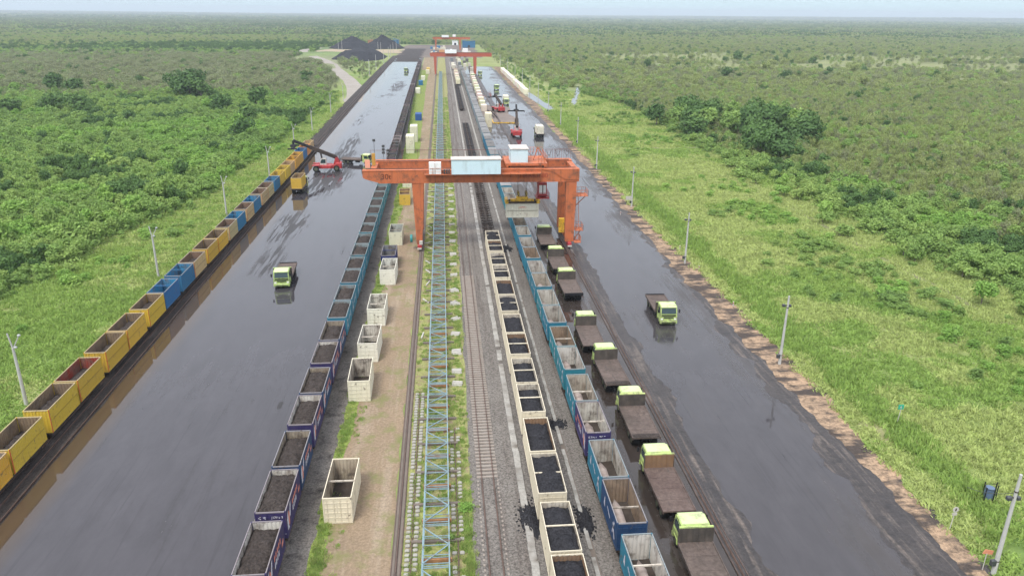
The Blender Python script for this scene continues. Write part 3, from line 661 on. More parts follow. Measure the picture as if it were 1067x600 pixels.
# coal heaps inside a row of containers -> one uncountable mass per row
def heap_into(mb, x, y, z, fill, m, seed, near):
    nx, ny = (18, 40) if near else (5, 9)
    def fn(u, v):
        X = -hw+.10+u*(CW-.20); Y = -hl+.12+v*(CL-.24)
        e = min(u, 1-u)*2; e2 = min(v, 1-v)*2*2.0
        h = fill+.33+.42*(1-(1-min(1, e*1.25))**2)*(1-(1-min(1, e2))**2)-.18
        h += .16*(.5-v)+.2*mnoise.fractal(Vector((x+X*1.5, y+Y*1.5, seed)), 1, 2, 4 if near else 1)
        if near: h += .05*mnoise.noise(Vector((x+X*6, y+Y*6, seed)))
        return (x+X, y+Y, z+h)
    mb.grid(fn, nx, ny, m)
def ash_into(mb, x, y, z, seed, m=M_ash):
    """pale residue left in the emptied containers: a low ridge with a pointed end"""
    rr = random.Random(seed); ox = rr.uniform(-.25, .25); wy = rr.uniform(.75, .95)
    def fn(u, v):
        X = -hw+.12+u*(CW-.24); Y = -hl+.14+v*(CL-.28)
        wdt = .85*(1-max(0, (v-.45)/.42)) if v > .45 else .85
        h = .18+.16*abs(u-.5)+.06*mnoise.fractal(Vector((X*2+seed, Y*2, seed)), 1, 2, 3)
        return (x+X, y+Y, z+h)
    mb.grid(fn, 8, 16, M_floor)
    a = hl*rr.uniform(.55, .8); q = rr.uniform(.42, .52); b = x+ox-.22; top = z+rr.uniform(.95, 1.25)
    out_ = [(b-q, y-hl+.13), (b+q*.9, y-hl+.13), (b+q, y+a-1.1), (b+.05, y+a), (b-q, y+a-.9)]
    v = [(px, py, z+.2) for px, py in out_]+[(px*.86+b*.14, py, top+.05*mnoise.noise(Vector((px, py, 0)))) for px, py in out_]+[(b, y+a-1.2, top+.10)]
    n_ = 5; mb.add(v, [(i, (i+1) % n_, n_+(i+1) % n_, n_+i) for i in range(n_)]+[(n_+i, n_+(i+1) % n_, 2*n_) for i in range(n_)], m)

# ------------------------------------------------------------------ flat wagons
def wagon_meshes():
    d = MB()
    d.box(-.22, .22, -6.3, 6.3, .62, .98, M_steel)
    for sx in (-1, 1): d.box(sx*1.12-.05, sx*1.12+.05, -6.35, 6.35, .86, 1.06, M_steel)
    for k in range(7):
        y = -6.2+k*12.4/6; d.box(-1.05, 1.05, y-.09, y+.09, .86, 1.03, M_steel)
    for k in range(7):
        y = -5.8+k*11.6/6
        if k < 6: d.bar((-1.0, y+.1, .96), (1.0, y+1.8, .96), .10, .08, M_steel); d.bar((1.0, y+.1, .93), (-1.0, y+1.8, .93), .10, .08, M_steel)
    bo = MB()
    for sx in (-1, 1): bo.prism([(-1.1, .38), (-.75, .62), (.75, .62), (1.1, .38), (.85, .30), (.3, .22), (-.3, .22), (-.85, .30)], sx*.78-.05, sx*.78+.05, M_steel)
    bo.box(-.75, .75, -.2, .2, .40, .64, M_steel)
    wh = MB()
    for sx in (-.55, .55): wh.cyl((sx-.06, 0, 0), (sx+.06, 0, 0), .40, M_wheel, n=14)
    wh.cyl((-.75, 0, 0), (.75, 0, 0), .07, M_wheel, n=6)
    cp = MB().box(-.12, .12, -.32, .32, .66, .9, M_steel)
    f = MB(); f.v = list(d.v); f.f = list(d.f); f.m = list(d.m); f.mats = list(d.mats)
    for k in range(6):
        for sx in (-1, 1): f.box(sx*.72-.3, sx*.72+.3, -5.7+k*2.2-.5, -5.7+k*2.2+.5, .8, 1.08, M_dark)
    for sy in (-4.6, 4.6):
        f.box(-.83, .83, sy-1.1, sy+1.1, .25, .62, M_steel)
        for a in (-.85, .85): f.cyl((-.62, sy+a, .42), (.62, sy+a, .42), .40, M_wheel, n=8)
    f.box(-.12, .12, -6.75, 6.75, .66, .88, M_steel)
    return dict(deck=d.mesh('deck'), bogie=bo.mesh('bogie'), wheel=wh.mesh('wheelset'), coupler=cp.mesh('coupler'), far=f.mesh('flat_wagon_far'))
WM = wagon_meshes()
def wagon(x, y, label, group, far, rz=0.):
    if far: return tag(link('flat_wagon', WM['far'], None, (x, y, .07), rz), label, 'railway wagon', group)
    t = link('flat_wagon', None, None, (x, y, .07), rz); tag(t, label, 'railway wagon', group)
    link('deck', WM['deck'], t)
    for sy in (-1, 1):
        b = link('bogie', WM['bogie'], t, (0, sy*4.6, 0))
        for a in (-.85, .85): link('wheelset', WM['wheel'], b, (0, a, .42))
        link('coupler', WM['coupler'], t, (0, sy*6.45, 0))
    return t

ZD = 1.13; PITCH = 13.65
CR = (.62, .56, .43); CRI = (.50, .46, .39); TEAL = (.022, .165, .245); NAVY = (.016, .048, .125); PURP = (.036, .028, .10); BROWN = (.075, .062, .070)
YEL = (.56, .36, .045); BLUC = (.022, .14, .29); WHI = (.58, .56, .51); WORN = (.45, .34, .17)
def marking(parent, polys, m, name, side=1):
    """printed shapes on a container's long side (side=+1 right, -1 left) or near end (side=0)"""
    mb = MB()
    for p in polys:
        if side: v = [(side*(hw+.004), a, z) for a, z in p]
        else: v = [(a, -hl-.022, z) for a, z in p]
        mb.add(v, [tuple(range(len(v)))], m)
    link(name, mb.mesh(name), parent)
def purple_art(t, side):
    marking(t, [[(-2.7, .5), (-2.2, .5), (-2.35, 2.2), (-2.75, 1.5)], [(-1.9, 1.2), (-1.5, 1.15), (-1.1, 2.3), (-1.45, 2.2)]]+[[(a, .9), (a+.28, .9), (a+.34, 1.35), (a+.06, 1.35)] for a in (-.6, -.15, .3, .75)], M_decalw, 'white_artwork', side)
    marking(t, [[(-2.35, .7), (-1.95, .65), (-1.7, 1.5), (-2.05, 2.0), (-2.3, 1.6)]]+[[(a, 1.5), (a+.3, 1.5), (a+.36, 1.95), (a+.06, 1.95)] for a in (-.6, -.1, .4, .9, 1.4)]+[[(1.9, .8), (2.5, .9), (2.6, 1.3), (2.0, 1.2)]], M_decalr, 'red_artwork', side)
def teal_art(t, side):
    marking(t, [[(-2.4, .5), (-2.1, .45), (-1.5, 1.6), (-1.75, 1.7)], [(-1.6, .6), (-1.35, .6), (-1.9, 2.0), (-2.15, 1.9)], [(-.5, 1.1), (.6, 1.5), (.55, 1.7), (-.55, 1.3)], [(1.4, .9), (1.9, 1.0), (1.6, 1.9), (1.45, 1.8)]], M_decalw, 'white_artwork', side)
def end_letters(t, colour_red=False):
    def G(x, rows, s=.052):   # dot-matrix glyph
        out_ = []
        for r, row in enumerate(rows):
            for c, ch in enumerate(row):
                if ch == '#': out_.append([(x+c*s, 2.12-r*s), (x+c*s+s*1.02, 2.12-r*s), (x+c*s+s*1.02, 2.12-r*s+s*1.02), (x+c*s, 2.12-r*s+s*1.02)])
        return out_
    if not colour_red:   # as far as it can be made out: < 4 on the left, : E U U N on the right
        P = G(-.95, ['..##', '.##.', '##..', '.##.', '..##'])+G(-.58, ['####', '.###', '#.##', '..##', '...#'])+G(.08, ['#', '.', '#', '.', '#'])+G(.2, ['###', '#..', '##.', '###'])+G(.4, ['#.#', '#.#', '###'])+G(.60, ['...', '#.#', '..#', '.##'])+G(.82, ['###', '#.#', '#.#', '#.#'])
        marking(t, P, M_decalw, 'end_lettering', 0)
    else:
        marking(t, G(-.95, ['###', '#..', '##.', '###'])+G(-.72, ['##.', '#.#', '##.', '#.#'])+G(-.5, ['...', '##.', '#..', '.##'])+G(-.26, ['..', '#.', '##', '#.'])+G(.1, ['######', '##..##', '.####.'])+G(.52, ['#.#', '###']), M_decalw, 'end_lettering', 0)
        marking(t, G(.26, ['...', '.##', '...']), M_decalr, 'red_logo', 0)
    marking(t, [[(-1.0+k*.25, .42), (-.86+k*.25, .42), (-.86+k*.25, .47), (-1.0+k*.25, .47)] for k in range(9)], M_decalw, 'reflector_dashes', 0)

# --- left coal train (X about -14.5)
coal = MB(); xl = lambda y: float(np.interp(y, [40, 200, 410, 600, 900], [-14.55, -14.55, -16.6, -18.3, -20.]))
y = 37.9; k = 0; nc = 0
names = {0: 'navy', 1: 'purple', 2: 'purple', 3: 'navy', 4: 'purple', 5: 'navy', 6: 'purple', 7: 'navy'}
cols = {'navy': NAVY, 'purple': PURP}
while y < 650:
    yc = y+6.3; far = y > 175
    wagon(xl(yc), yc, 'flat wagon of the left coal train, %s from the near end' % ordinal(k+1), 'wagons of the left coal train', y > 120)
    for j in (0, 1):
        cy = y+hl+j*6.5
        if y < 91: cn = names.get(nc, 'navy'); c = cols[cn]; inner = WHI if nc in (1, 2, 4, 6) else (.30, .26, .20)
        elif y < 199: cn = 'teal'; c = tuple(v*R.uniform(.85, 1.15) for v in TEAL); inner = (.22, .27, .28)
        else: 
            cn = 'dull brown'; c = tuple(v*R.uniform(.7, 1.2) for v in BROWN); inner = (.13, .11, .11)
            if R.random() < .12: c = (.26, .22, .22); inner = c
        gap = 'under the crane girder' if 128 < cy < 146 else ('beyond the crane' if cy > 146 else 'on the near side of the crane')
        lab = '%s coal container, %s from the near end of the left train' % (cn, ordinal(nc+1))
        t = container(xl(cy), cy, ZD, c, inner, lab, 'coal containers of the left train', far=far)
        if y < 91:
            (purple_art if cn == 'purple' else purple_art)(t, 1)
            if nc == 2: end_letters(t)
        elif y < 175: teal_art(t, 1)
        heap_into(coal, xl(cy), cy, ZD, (1.85 if cy < 91 else 2.05)+R.uniform(-.15, .15), M_coal, nc*3.1, y < 120)
        nc += 1
    y += PITCH; k += 1
tag(link('coal_load', coal.mesh('coal_load_left_train', True)), 'brown grey coal heaped in the containers of the left train', 'coal', kind='stuff')

# --- cream coal train in the middle (X 8.4) and empty wagons beyond it
coal = MB(); y = 38.75; k = 0; nc = 0
while y < 127:
    wagon(8.4, y+6.3, 'flat wagon under cream containers, %s from the near end of the cream train' % ordinal(k+1), 'wagons of the cream train', False)
    for j in (0, 1):
        cy = y+hl+j*6.4; tone = R.uniform(.9, 1.1)
        lab = 'cream open container of black coal, %s from the near end of the cream train' % ordinal(nc+1)
        t = container(8.4, cy, ZD, tuple(v*tone for v in CR), CRI if nc % 3 else (.24, .15, .09), lab, 'coal containers of the cream train', top=nc not in (3, 7, 9), door=j == 0)
        heap_into(coal, 8.4, cy, ZD, (1.95, 2.05, 2.1, 1.8, 1.7, 1.9)[nc % 6]+R.uniform(-.1, .1), M_coalb, 50+nc*2.3, True)
        nc += 1
    y += PITCH; k += 1
tag(link('coal_load', coal.mesh('coal_load_cream_train', True)), 'black coal heaped in the containers of the cream train', 'coal', kind='stuff')
for i, yy in enumerate([140.5+PITCH*q for q in range(12)]+[349+PITCH*q for q in range(9)]):
    x = 8.4 if i < 12 else 8.2
    wagon(x+(.0), yy, 'empty dark flat wagon, %s %s' % (ordinal(i+1 if i < 12 else i-11), 'beyond the cream coal train' if i < 12 else 'of the rake far beyond the gap'), 'empty wagons on the middle track', yy > 200)
for i in range(14):
    yy = 470+i*6.9
    container(9.3, yy, ZD, tuple(v*R.uniform(.9, 1.1) for v in CR), CRI, 'cream container far up the middle track, %s from the near end of its row' % ordinal(i+1), 'far cream containers on the middle track', far=True, roof=i % 2 == 0)

# --- right train (X 14.15)
coal = MB(); ash = MB(); y = 34.35; k = 0; nc = 0
seq = ['navy', 'teal', 'navy', 'teal', 'purple', 'teal']
rest = ['teal']*40
while y < 560:
    far = y > 160
    wagon(14.15, y+6.3, 'flat wagon of the teal train beside the trucks, %s from its near end' % ordinal(k+1), 'wagons of the teal train', y > 120)
    for j in (0, 1):
        cy = y+hl+j*6.3
        cn = seq[nc] if nc < len(seq) else 'teal'
        if cy > 250: cn = 'grey'
        c = {'navy': NAVY, 'teal': TEAL, 'purple': PURP, 'grey': (.20, .25, .27)}[cn]; c = tuple(v*R.uniform(.9, 1.12) for v in c)
        inner = [(.40, .36, .30), (.52, .50, .46), (.27, .20, .14), (.42, .40, .36), (.50, .48, .43)][nc % 5]
        if nc == 2: inner = (.24, .18, .13)
        what = 'emptied' if cy < 250 else 'sheeted'
        t = container(14.15, cy, ZD, c, inner, '%s %s container, %s from the near end of the train beside trucks' % (cn, what, ordinal(nc+1)), 'containers of the teal train', far=far, bar=nc in (1, 2, 4, 5, 7), door=j == 0)
        if nc == 4: end_letters(t, True)
        if y < 110: (purple_art if cn in ('purple',) else teal_art)(t, -1)
        if cn == 'grey' or (cy > 170):
            sh = R.uniform(.07, .26); tp = MB().grid(lambda u, v: (-hw+u*CW, -hl+v*CL, CH+.02+.10*math.sin(math.pi*u)+.05*mnoise.noise(Vector((u*3, v*6, nc)))), 6, 12, M_tarpg)
            link('tarpaulin_cover', tp.mesh('tarpaulin_cover', True), t, color=(sh, sh*1.05, sh*1.08))
        elif nc == 15: heap_into(coal, 14.15, cy, ZD, 1.9, M_coalb, 3, True)
        else: ash_into(ash, 14.15, cy, ZD, nc+5)
        nc += 1
    y += PITCH; k += 1
tag(link('ash_residue', ash.mesh('ash_residue', True)), 'pale ash residue lying in the emptied containers of the teal train', 'residue', kind='stuff')

# --- yellow and blue containers on the left siding (X about -41.2)
xs = lambda y: float(np.interp(y, [40, 210, 330], [-41.2, -41.4, -43.0]))
sid = ['yellow', 'yellow', 'yellow', 'yellow', 'yellow', 'rust red inside yellow', 'yellow', 'yellow', 'yellow', 'blue', 'blue', 'worn yellow', 'yellow', 'yellow', 'worn yellow', 'blue', 'worn yellow', 'blue', 'worn yellow', 'worn yellow', 'blue', 'yellow', 'yellow', 'worn yellow', 'yellow', 'yellow', 'blue', 'orange', 'worn yellow']
scoal = MB()
for nc, cn in enumerate(sid):
    kk = nc//2; cy = 42.45+kk*PITCH+(nc % 2)*6.4+hl+.1
    if nc % 2 == 0: wagon(xs(cy+3), cy-hl+6.3, 'flat wagon on the left siding, %s from the near end' % ordinal(kk+1), 'wagons on the left siding', cy > 130)
    c, inner = {'yellow': (YEL, (.22, .16, .10)), 'worn yellow': (WORN, (.20, .13, .09)), 'blue': (BLUC, (.03, .22, .40)), 'rust red inside yellow': (YEL, (.26, .045, .03)), 'orange': ((.60, .22, .05), (.45, .08, .04))}[cn]
    c = tuple(v*R.uniform(.88, 1.1) for v in c)
    if nc == 2: inner = (.26, .22, .18)
    if nc == 1: c = (.62, .43, .05)
    t = container(xs(cy), cy, ZD, c, inner, '%s open container on the left siding, %s from the near end' % (cn, ordinal(nc+1)), 'containers on the left siding', far=cy > 185, top=cn == 'blue', door=False)
    if 'yellow' in cn and cy < 185:
        o = link('red_corner_post', MB().box(hw-.005, hw+.02, -hl-.02, -hl+.10, .02, CH-.02, pbr('red_post', (.50, .09, .04), .6)).mesh('red_corner_post'), t)
        link('side_rail', MB().box(hw-.02, hw+.035, -hl+.15, hl-.15, 1.28, 1.38, paint).mesh('side_rail'), t, color=tuple(v*.7 for v in c))
    if cn != 'blue' and nc in (1, 2, 3, 4, 6, 7): heap_into(scoal, xs(cy), cy, ZD, .75+R.uniform(0, .5), M_coal, nc, True)
    elif cn != 'blue': heap_into(scoal, xs(cy), cy, ZD, .35+R.uniform(0, .9), M_coal, nc, False)
tag(link('coal_load', scoal.mesh('coal_load_siding', True)), 'coal remains low in the containers on the left siding', 'coal', kind='stuff')

# --- single containers standing on the brown dirt strip
def lone(x, yfront, col, inner, label, rz=0., **kw): return container(x, yfront+hl, .03, col, inner, label, 'containers standing on the dirt strip', rz=rz, **kw)
lone(-9.72, 54.6, (.70, .63, .48), (.42, .36, .27), 'cream open container standing alone on the dirt strip, nearest to the camera', rz=-.015, bar=True)
lone(-10.2, 76.2, (.72, .68, .53), CRI, 'pale yellow cream container on the dirt strip, second from the near end', rz=.02)
lone(-10.05, 86.4, (.74, .71, .60), (.58, .55, .48), 'open whitish container on the dirt strip between two others, third from the near end', rz=-.02, bar=True)
lone(-10.0, 98.0, (.72, .70, .59), (.60, .58, .50), 'cream open container on the dirt strip, fourth from the near end', rz=.0, bar=True)
lone(-9.5, 114.9, (.74, .72, .62), (.60, .60, .54), 'cream container right in front of the dark navy one on the dirt strip', rz=-.02, bar=True)
t = lone(-9.9, 122.5, (.02, .03, .13), (.20, .21, .22), 'dark navy container with grey open top between two cream ones on the dirt strip', top=True)
lone(-9.5, 136.8, (.66, .65, .50), (.52, .55, .50), 'cream container on the dirt strip just beyond the left crane leg', bar=True)
lone(-9.3, 168.3, (.62, .42, .06), (.30, .18, .10), 'yellow container on the dirt strip seen below the crane girder', rz=.03, top=True)
lone(-9.4, 187.0, (.66, .65, .50), CRI, 'cream closed container just beyond the yellow one on the dirt strip', roof=True)
lone(-10.6, 235.7, (.62, .62, .46), CRI, 'cream container on the dirt strip, first one seen above the crane girder', roof=True)
container(-10.6, 235.7+hl, .03+CH+.02, (.66, .64, .48), CRI, 'upper cream container stacked on the first one above the crane girder', roof=True)
lone(-10.2, 257.6, (.60, .60, .44), CRI, 'cream container farther up the dirt strip behind the stacked pair', roof=True)
container(-10.2, 257.6+hl, .03+CH+.02, (.64, .63, .47), CRI, 'upper cream container of the farther stacked pair on the dirt strip', roof=True)
lone(-10.2, 311.5, (.01, .07, .26), (.02, .08, .2), 'dark blue container standing far up the dirt strip', roof=True, far=True)
lone(-13.6, 421, (.68, .68, .56), CRI, 'small looking white container beside the left coal train, far up the dirt strip', roof=True, far=True)
lone(-13.3, 470, (.01, .14, .30), (.02, .08, .2), 'blue container far up beside the leg of the distant crane', roof=True, far=True)
lone(-12.6, 505, (.62, .62, .50), CRI, 'cream container standing left of the distant crane leg', roof=True, far=True)
lone(-10.6, 560, (.62, .60, .45), CRI, 'pale container just behind the distant crane leg', roof=True, far=True)
lone(-10.6, 585, (.60, .42, .10), CRI, 'yellowish container behind the distant crane leg', roof=True, far=True)
# --- rows of closed cream containers on the right
for i in range(13):
    container(18.2+.011*(i*16.5), 345+i*16.5, .03, tuple(v*R.uniform(.88, 1.08) for v in (.66, .62, .47)), CRI, 'closed cream container right of the right train, %s from the row end' % ordinal(i+1), 'cream containers in the middle row', roof=True, far=True)
for i in range(24):
    container(45.2-.2*math.sin(i), 420+i*7.0+(8 if i > 9 else 0), .03+(CH+.03)*0, tuple(v*R.uniform(.9, 1.08) for v in (.70, .67, .55)), CRI, 'closed cream container along the far right road, %s from the row end' % ordinal(i+1), 'cream containers along the right road', roof=True, far=True)
container(17.3, 291.5+hl, .03, (.66, .60, .43), CRI, 'cream container standing in the puddle beside the right train beyond the crane', roof=True)
container(17.3, 291.5+hl, .03+CH+.02, (.68, .63, .46), CRI, 'upper cream container on the one standing in the puddle beyond the crane', roof=True)

# ------------------------------------------------------------------ trucks
def wheel_mesh(r=.52, wd=.30):
    a = MB().cyl((-wd/2, 0, 0), (wd/2, 0, 0), r, M_tyre, n=18)
    b = MB().cyl((-wd/2-.012, 0, 0), (wd/2+.012, 0, 0), r*.56, M_rim, n=12)
    return a.mesh('tyre'), b.mesh('rim')
ME_TY, ME_RIM = wheel_mesh()
def truck_meshes():
    T = {}
    # forward = +Y, rear at y=0, cab 6.75..8.75
    ch = MB()
    for sx in (-.45, .45): ch.box(sx-.08, sx+.08, .2, 8.4, .78, 1.04, M_dark)
    for y in (.5, 2.5, 4.5, 6.3, 8.2): ch.box(-.45, .45, y-.08, y+.08, .82, 1.0, M_dark)
    ch.box(.7, 1.2, 4.6, 5.9, .5, 1.05, M_dark); ch.box(-1.2, -.7, 4.8, 5.8, .55, 1.05, M_steel)
    T['chassis'] = ch.mesh('chassis')
    bd = MB(); bd.box(-1.42, 1.42, 0, 6.55, 1.24, 1.38, M_bed)
    for sx in (-1, 1): bd.box(sx*1.42-.045, sx*1.42+.045, -.02, 6.55, 1.12, 1.43, M_bed)
    for k in range(11): bd.box(-1.3, 1.3, .3+k*.6, .4+k*.6, 1.06, 1.24, M_dark)
    for k in range(1, 4): bd.box(-1.37, 1.37, k*1.63-.02, k*1.63+.02, 1.38, 1.395, M_bed)
    T['bed'] = bd.mesh('bed')
    tl = MB().grid(lambda u, v: (-1.38+u*2.76, .0+v*.75, 1.385+.13*math.sin(math.pi*min(1, max(0, v)))*(.6+.4*mnoise.noise(Vector((u*5, v*2, 3))))), 14, 5, M_coal)
    T['spill'] = tl.mesh('coal_spill')
    T['lip'] = MB().box(-1.42, 1.42, -.06, .06, 1.12, 1.52, M_dark).mesh('tail_lip')
    hb = MB(); hb.box(-1.38, 1.38, 6.56, 6.64, 1.30, 2.72, M_tub)
    for k in range(6): hb.box(-1.2+k*.48-.035, -1.2+k*.48+.035, 6.52, 6.56, 1.34, 2.68, M_tub)
    T['head'] = hb.mesh('headboard')
    hb2 = MB(); hb2.box(-1.38, 1.38, 6.56, 6.64, 1.30, 2.72, M_brown)
    for k in range(6): hb2.box(-1.2+k*.48-.035, -1.2+k*.48+.035, 6.52, 6.56, 1.34, 2.68, M_brown)
    T['head2'] = hb2.mesh('headboard_rusty')
    ht = MB(); ht.box(-1.40, 1.40, 6.58, 6.74, 2.72, 2.83, M_lime)
    for sx in (-1, 1): ht.box(sx*1.41-.03, sx*1.41+.03, 6.5, 6.68, 1.3, 2.72, M_tub)
    T['frame'] = ht.mesh('headboard_frame')
    cb = MB()
    cb.prism([(6.82, .62), (6.82, 2.62), (6.95, 2.80), (8.25, 2.80), (8.48, 2.66), (8.72, 1.75), (8.76, .62)], -1.18, 1.18, M_lime)
    for sx in (-1, 1): cb.prism([(6.9, .6), (6.9, 1.5), (8.7, 1.5), (8.76, .6), (8.3, .6), (8.2, .95), (7.55, .95), (7.4, .6)], sx*1.20-.03, sx*1.20+.03, M_lime)
    cb.box(-1.0, 1.0, 8.74, 8.80, 1.45, 1.62, M_dark); cb.box(-.7, .7, 8.75, 8.80, 1.15, 1.30, M_dark)
    T['cab'] = cb.mesh('cab')
    rf = MB(); rf.cbox(-1.10, 1.10, 6.95, 8.22, 2.79, 2.90, M_limer, .05); rf.prism([(8.2, 2.74), (8.2, 2.84), (8.62, 2.72), (8.62, 2.66)], -1.05, 1.05, M_limer)
    T['roof'] = rf.mesh('roof')
    T['wind'] = MB().add([(-1.05, 8.748, 1.78), (1.05, 8.748, 1.78), (1.0, 8.555, 2.52), (-1.0, 8.555, 2.52), (-1.05, 8.70, 1.78), (1.05, 8.70, 1.78), (1.0, 8.50, 2.52), (-1.0, 8.50, 2.52)], [(0,1,2,3),(4,7,6,5),(0,4,5,1),(3,2,6,7),(0,3,7,4),(1,5,6,2)], M_glass).mesh('windscreen')
    T['swin'] = MB().prism([(7.35, 1.72), (7.35, 2.5), (8.3, 2.5), (8.55, 1.72)], -.012, .012, M_glass).mesh('side_window')
    bu = MB().cbox(-1.24, 1.24, 8.70, 8.95, .38, .82, M_lime, .06); bu.box(-1.0, 1.0, 8.94, 8.965, .42, .55, M_dark)
    T['bump'] = bu.mesh('bumper')
    T['light'] = MB().cbox(-.17, .17, -.03, .03, -.1, .1, pbr('lamp_glass', (.8, .8, .75), .2), .02).mesh('headlight')
    mi = MB(); mi.bar((0, 0, 0), (.28, .15, .1), .03, .03, M_dark); mi.cbox(.20, .42, .12, .2, -.25, .25, M_dark, .02); T['mir'] = mi.mesh('mirror')
    mg = MB().prism([(-.62, .55), (-.45, .98), (.45, .98), (.62, .55), (.52, .55), (.4, .9), (-.4, .9), (-.52, .55)], -.2, .2, M_lime); T['guard'] = mg.mesh('mudguard')
    return T
TM = truck_meshes()
def truck(label, loc, rz=0., rusty=False, spill=False, lip=False, name='flatbed_truck', group='lime green flatbed trucks'):
    t = link(name, None, None, loc, rz); tag(t, label, 'truck', group)
    for n_, k_ in (('chassis', 'chassis'), ('bed', 'bed'), ('headboard', 'head2' if rusty else 'head'), ('headboard_frame', 'frame'), ('bumper', 'bump')): link(n_, TM[k_], t)
    cab = link('cab', TM['cab'], t); link('roof', TM['roof'], cab); link('windscreen', TM['wind'], cab)
    for sx in (-1, 1):
        link('side_window', TM['swin'], cab, (sx*1.19, 0, 0)); link('headlight', TM['light'], cab, (sx*.95, 8.97-.19, 1.0))
        m_ = link('mirror', TM['mir'], cab, (sx*1.18, 8.45, 2.15)); m_.scale = (sx, 1, 1)
        link('mudguard', TM['guard'], t, (sx*1.08, 7.85, .05))
    if spill: link('coal_spill', TM['spill'], t)
    if lip: link('tail_lip', TM['lip'], t)
    for yy, dbl in ((1.1, 1), (2.35, 1), (7.85, 0)):
        for sx in (-1, 1):
            w_ = link('wheel', None, t, (sx*(1.0 if dbl else 1.05), yy, .54))
            link('tyre', ME_TY, w_).scale = (1.9 if dbl else 1, 1, 1); link('rim', ME_RIM, w_).scale = (1.9 if dbl else 1, 1, 1)
    a = R.uniform(.78, 1.06); g_ = R.uniform(.9, 1.2); b = R.uniform(.5, 1.0)
    for o in t.children_recursive: o.color = (.105*b*(1.25 if rusty else 1), .088*b, .078*b, 1) if o.name.startswith('bed') else (.44*a*g_, .57*a, .19*a*g_, 1)
    return t
tr = [(19.45, 41.6, 0, 0, 1), (19.45, 52.2, 1, 0, 0), (19.55, 64.0, 0, 1, 0), (19.35, 75.6, 0, 1, 0), (18.75, 86.4, 0, 0, 0), (19.15, 105.2, 0, 0, 1), (19.05, 117.3, 0, 0, 0), (18.75, 131.4, 0, 0, 0)]
desc = ['nearest to the camera with a pale lime roof', 'with the rusty brown headboard and reddish bed', 'with coal on its tail, third in the row', 'with coal on its tail, fourth in the row', 'just before the wide puddle gap', 'just beyond the puddle gap in the row', 'second beyond the puddle gap', 'beneath the hanging container, farthest of the row']
for (x, y, ru, sp, lp), d in zip(tr, desc): truck('flatbed truck beside the teal train, %s' % d, (x+R.uniform(-.12, .12), y, .04), R.uniform(-.022, .022), bool(ru), bool(sp), bool(lp), group='flatbed trucks queued beside the teal train')
def face(loc_front, back, z=.02):
    """place a truck by the ground point under its bumper and a point under its tail"""
    a = Vector((*loc_front, 0)); b = Vector((*back, 0)); d = (a-b).normalized(); o = a-d*8.9
    return (o.x, o.y, z), math.atan2(-d.x, d.y)
l, rz = face((-26.1, 114.2), (-26.7, 123.2)); truck('lime green truck driving towards the camera alone on the wet left yard', l, rz, lip=True)
l, rz = face((31.0, 95.2), (31.4, 104.2)); truck('lime green truck driving towards the camera on the wet right road', l, rz, lip=True)
l, rz = face((-21.2, 218.4), (-29.6, 221.2)); truck('lime green truck standing across the left yard behind the tip of the crane girder', l, rz)
t = truck('dark truck carrying the yellow container beside the red stacker at the left siding', (-35.45, 180.4, .02), .0)
container(-35.45, 180.4+hl+.2, 1.42, YEL, (.3, .2, .1), 'yellow container on the back of a truck at the left edge of the wet yard', door=True)
t = truck('truck driving away on the right road with a cream container beyond the crane', (34.0, 265, .02), .0); container(34.0, 265+hl+.2, 1.42, (.64, .61, .50), CRI, 'cream container on the back of the truck driving away beyond the crane', roof=True)
for i, (x, y, c) in enumerate([(30.2, 366, 1), (30.8, 441, 0), (26.5, 548, 0)]):
    l, rz = face((x, y), (x+.2, y+9)); truck('lime green truck coming down the far right road, %s' % ['nearest of three', 'middle of three', 'farthest of three'][i], l, rz)
    if c == 1: container(x+.1, y+5.8, 1.42, (.64, .61, .50), CRI, 'cream container on the truck coming down behind the far stackers', roof=True, far=True)
l, rz = face((-27, 578), (-26.5, 587)); truck('tiny looking truck at the far end of the wet left yard', l, rz)
l, rz = face((20.5, 520), (20.5, 529)); truck('tiny looking truck at the foot of the distant crane', l, rz)

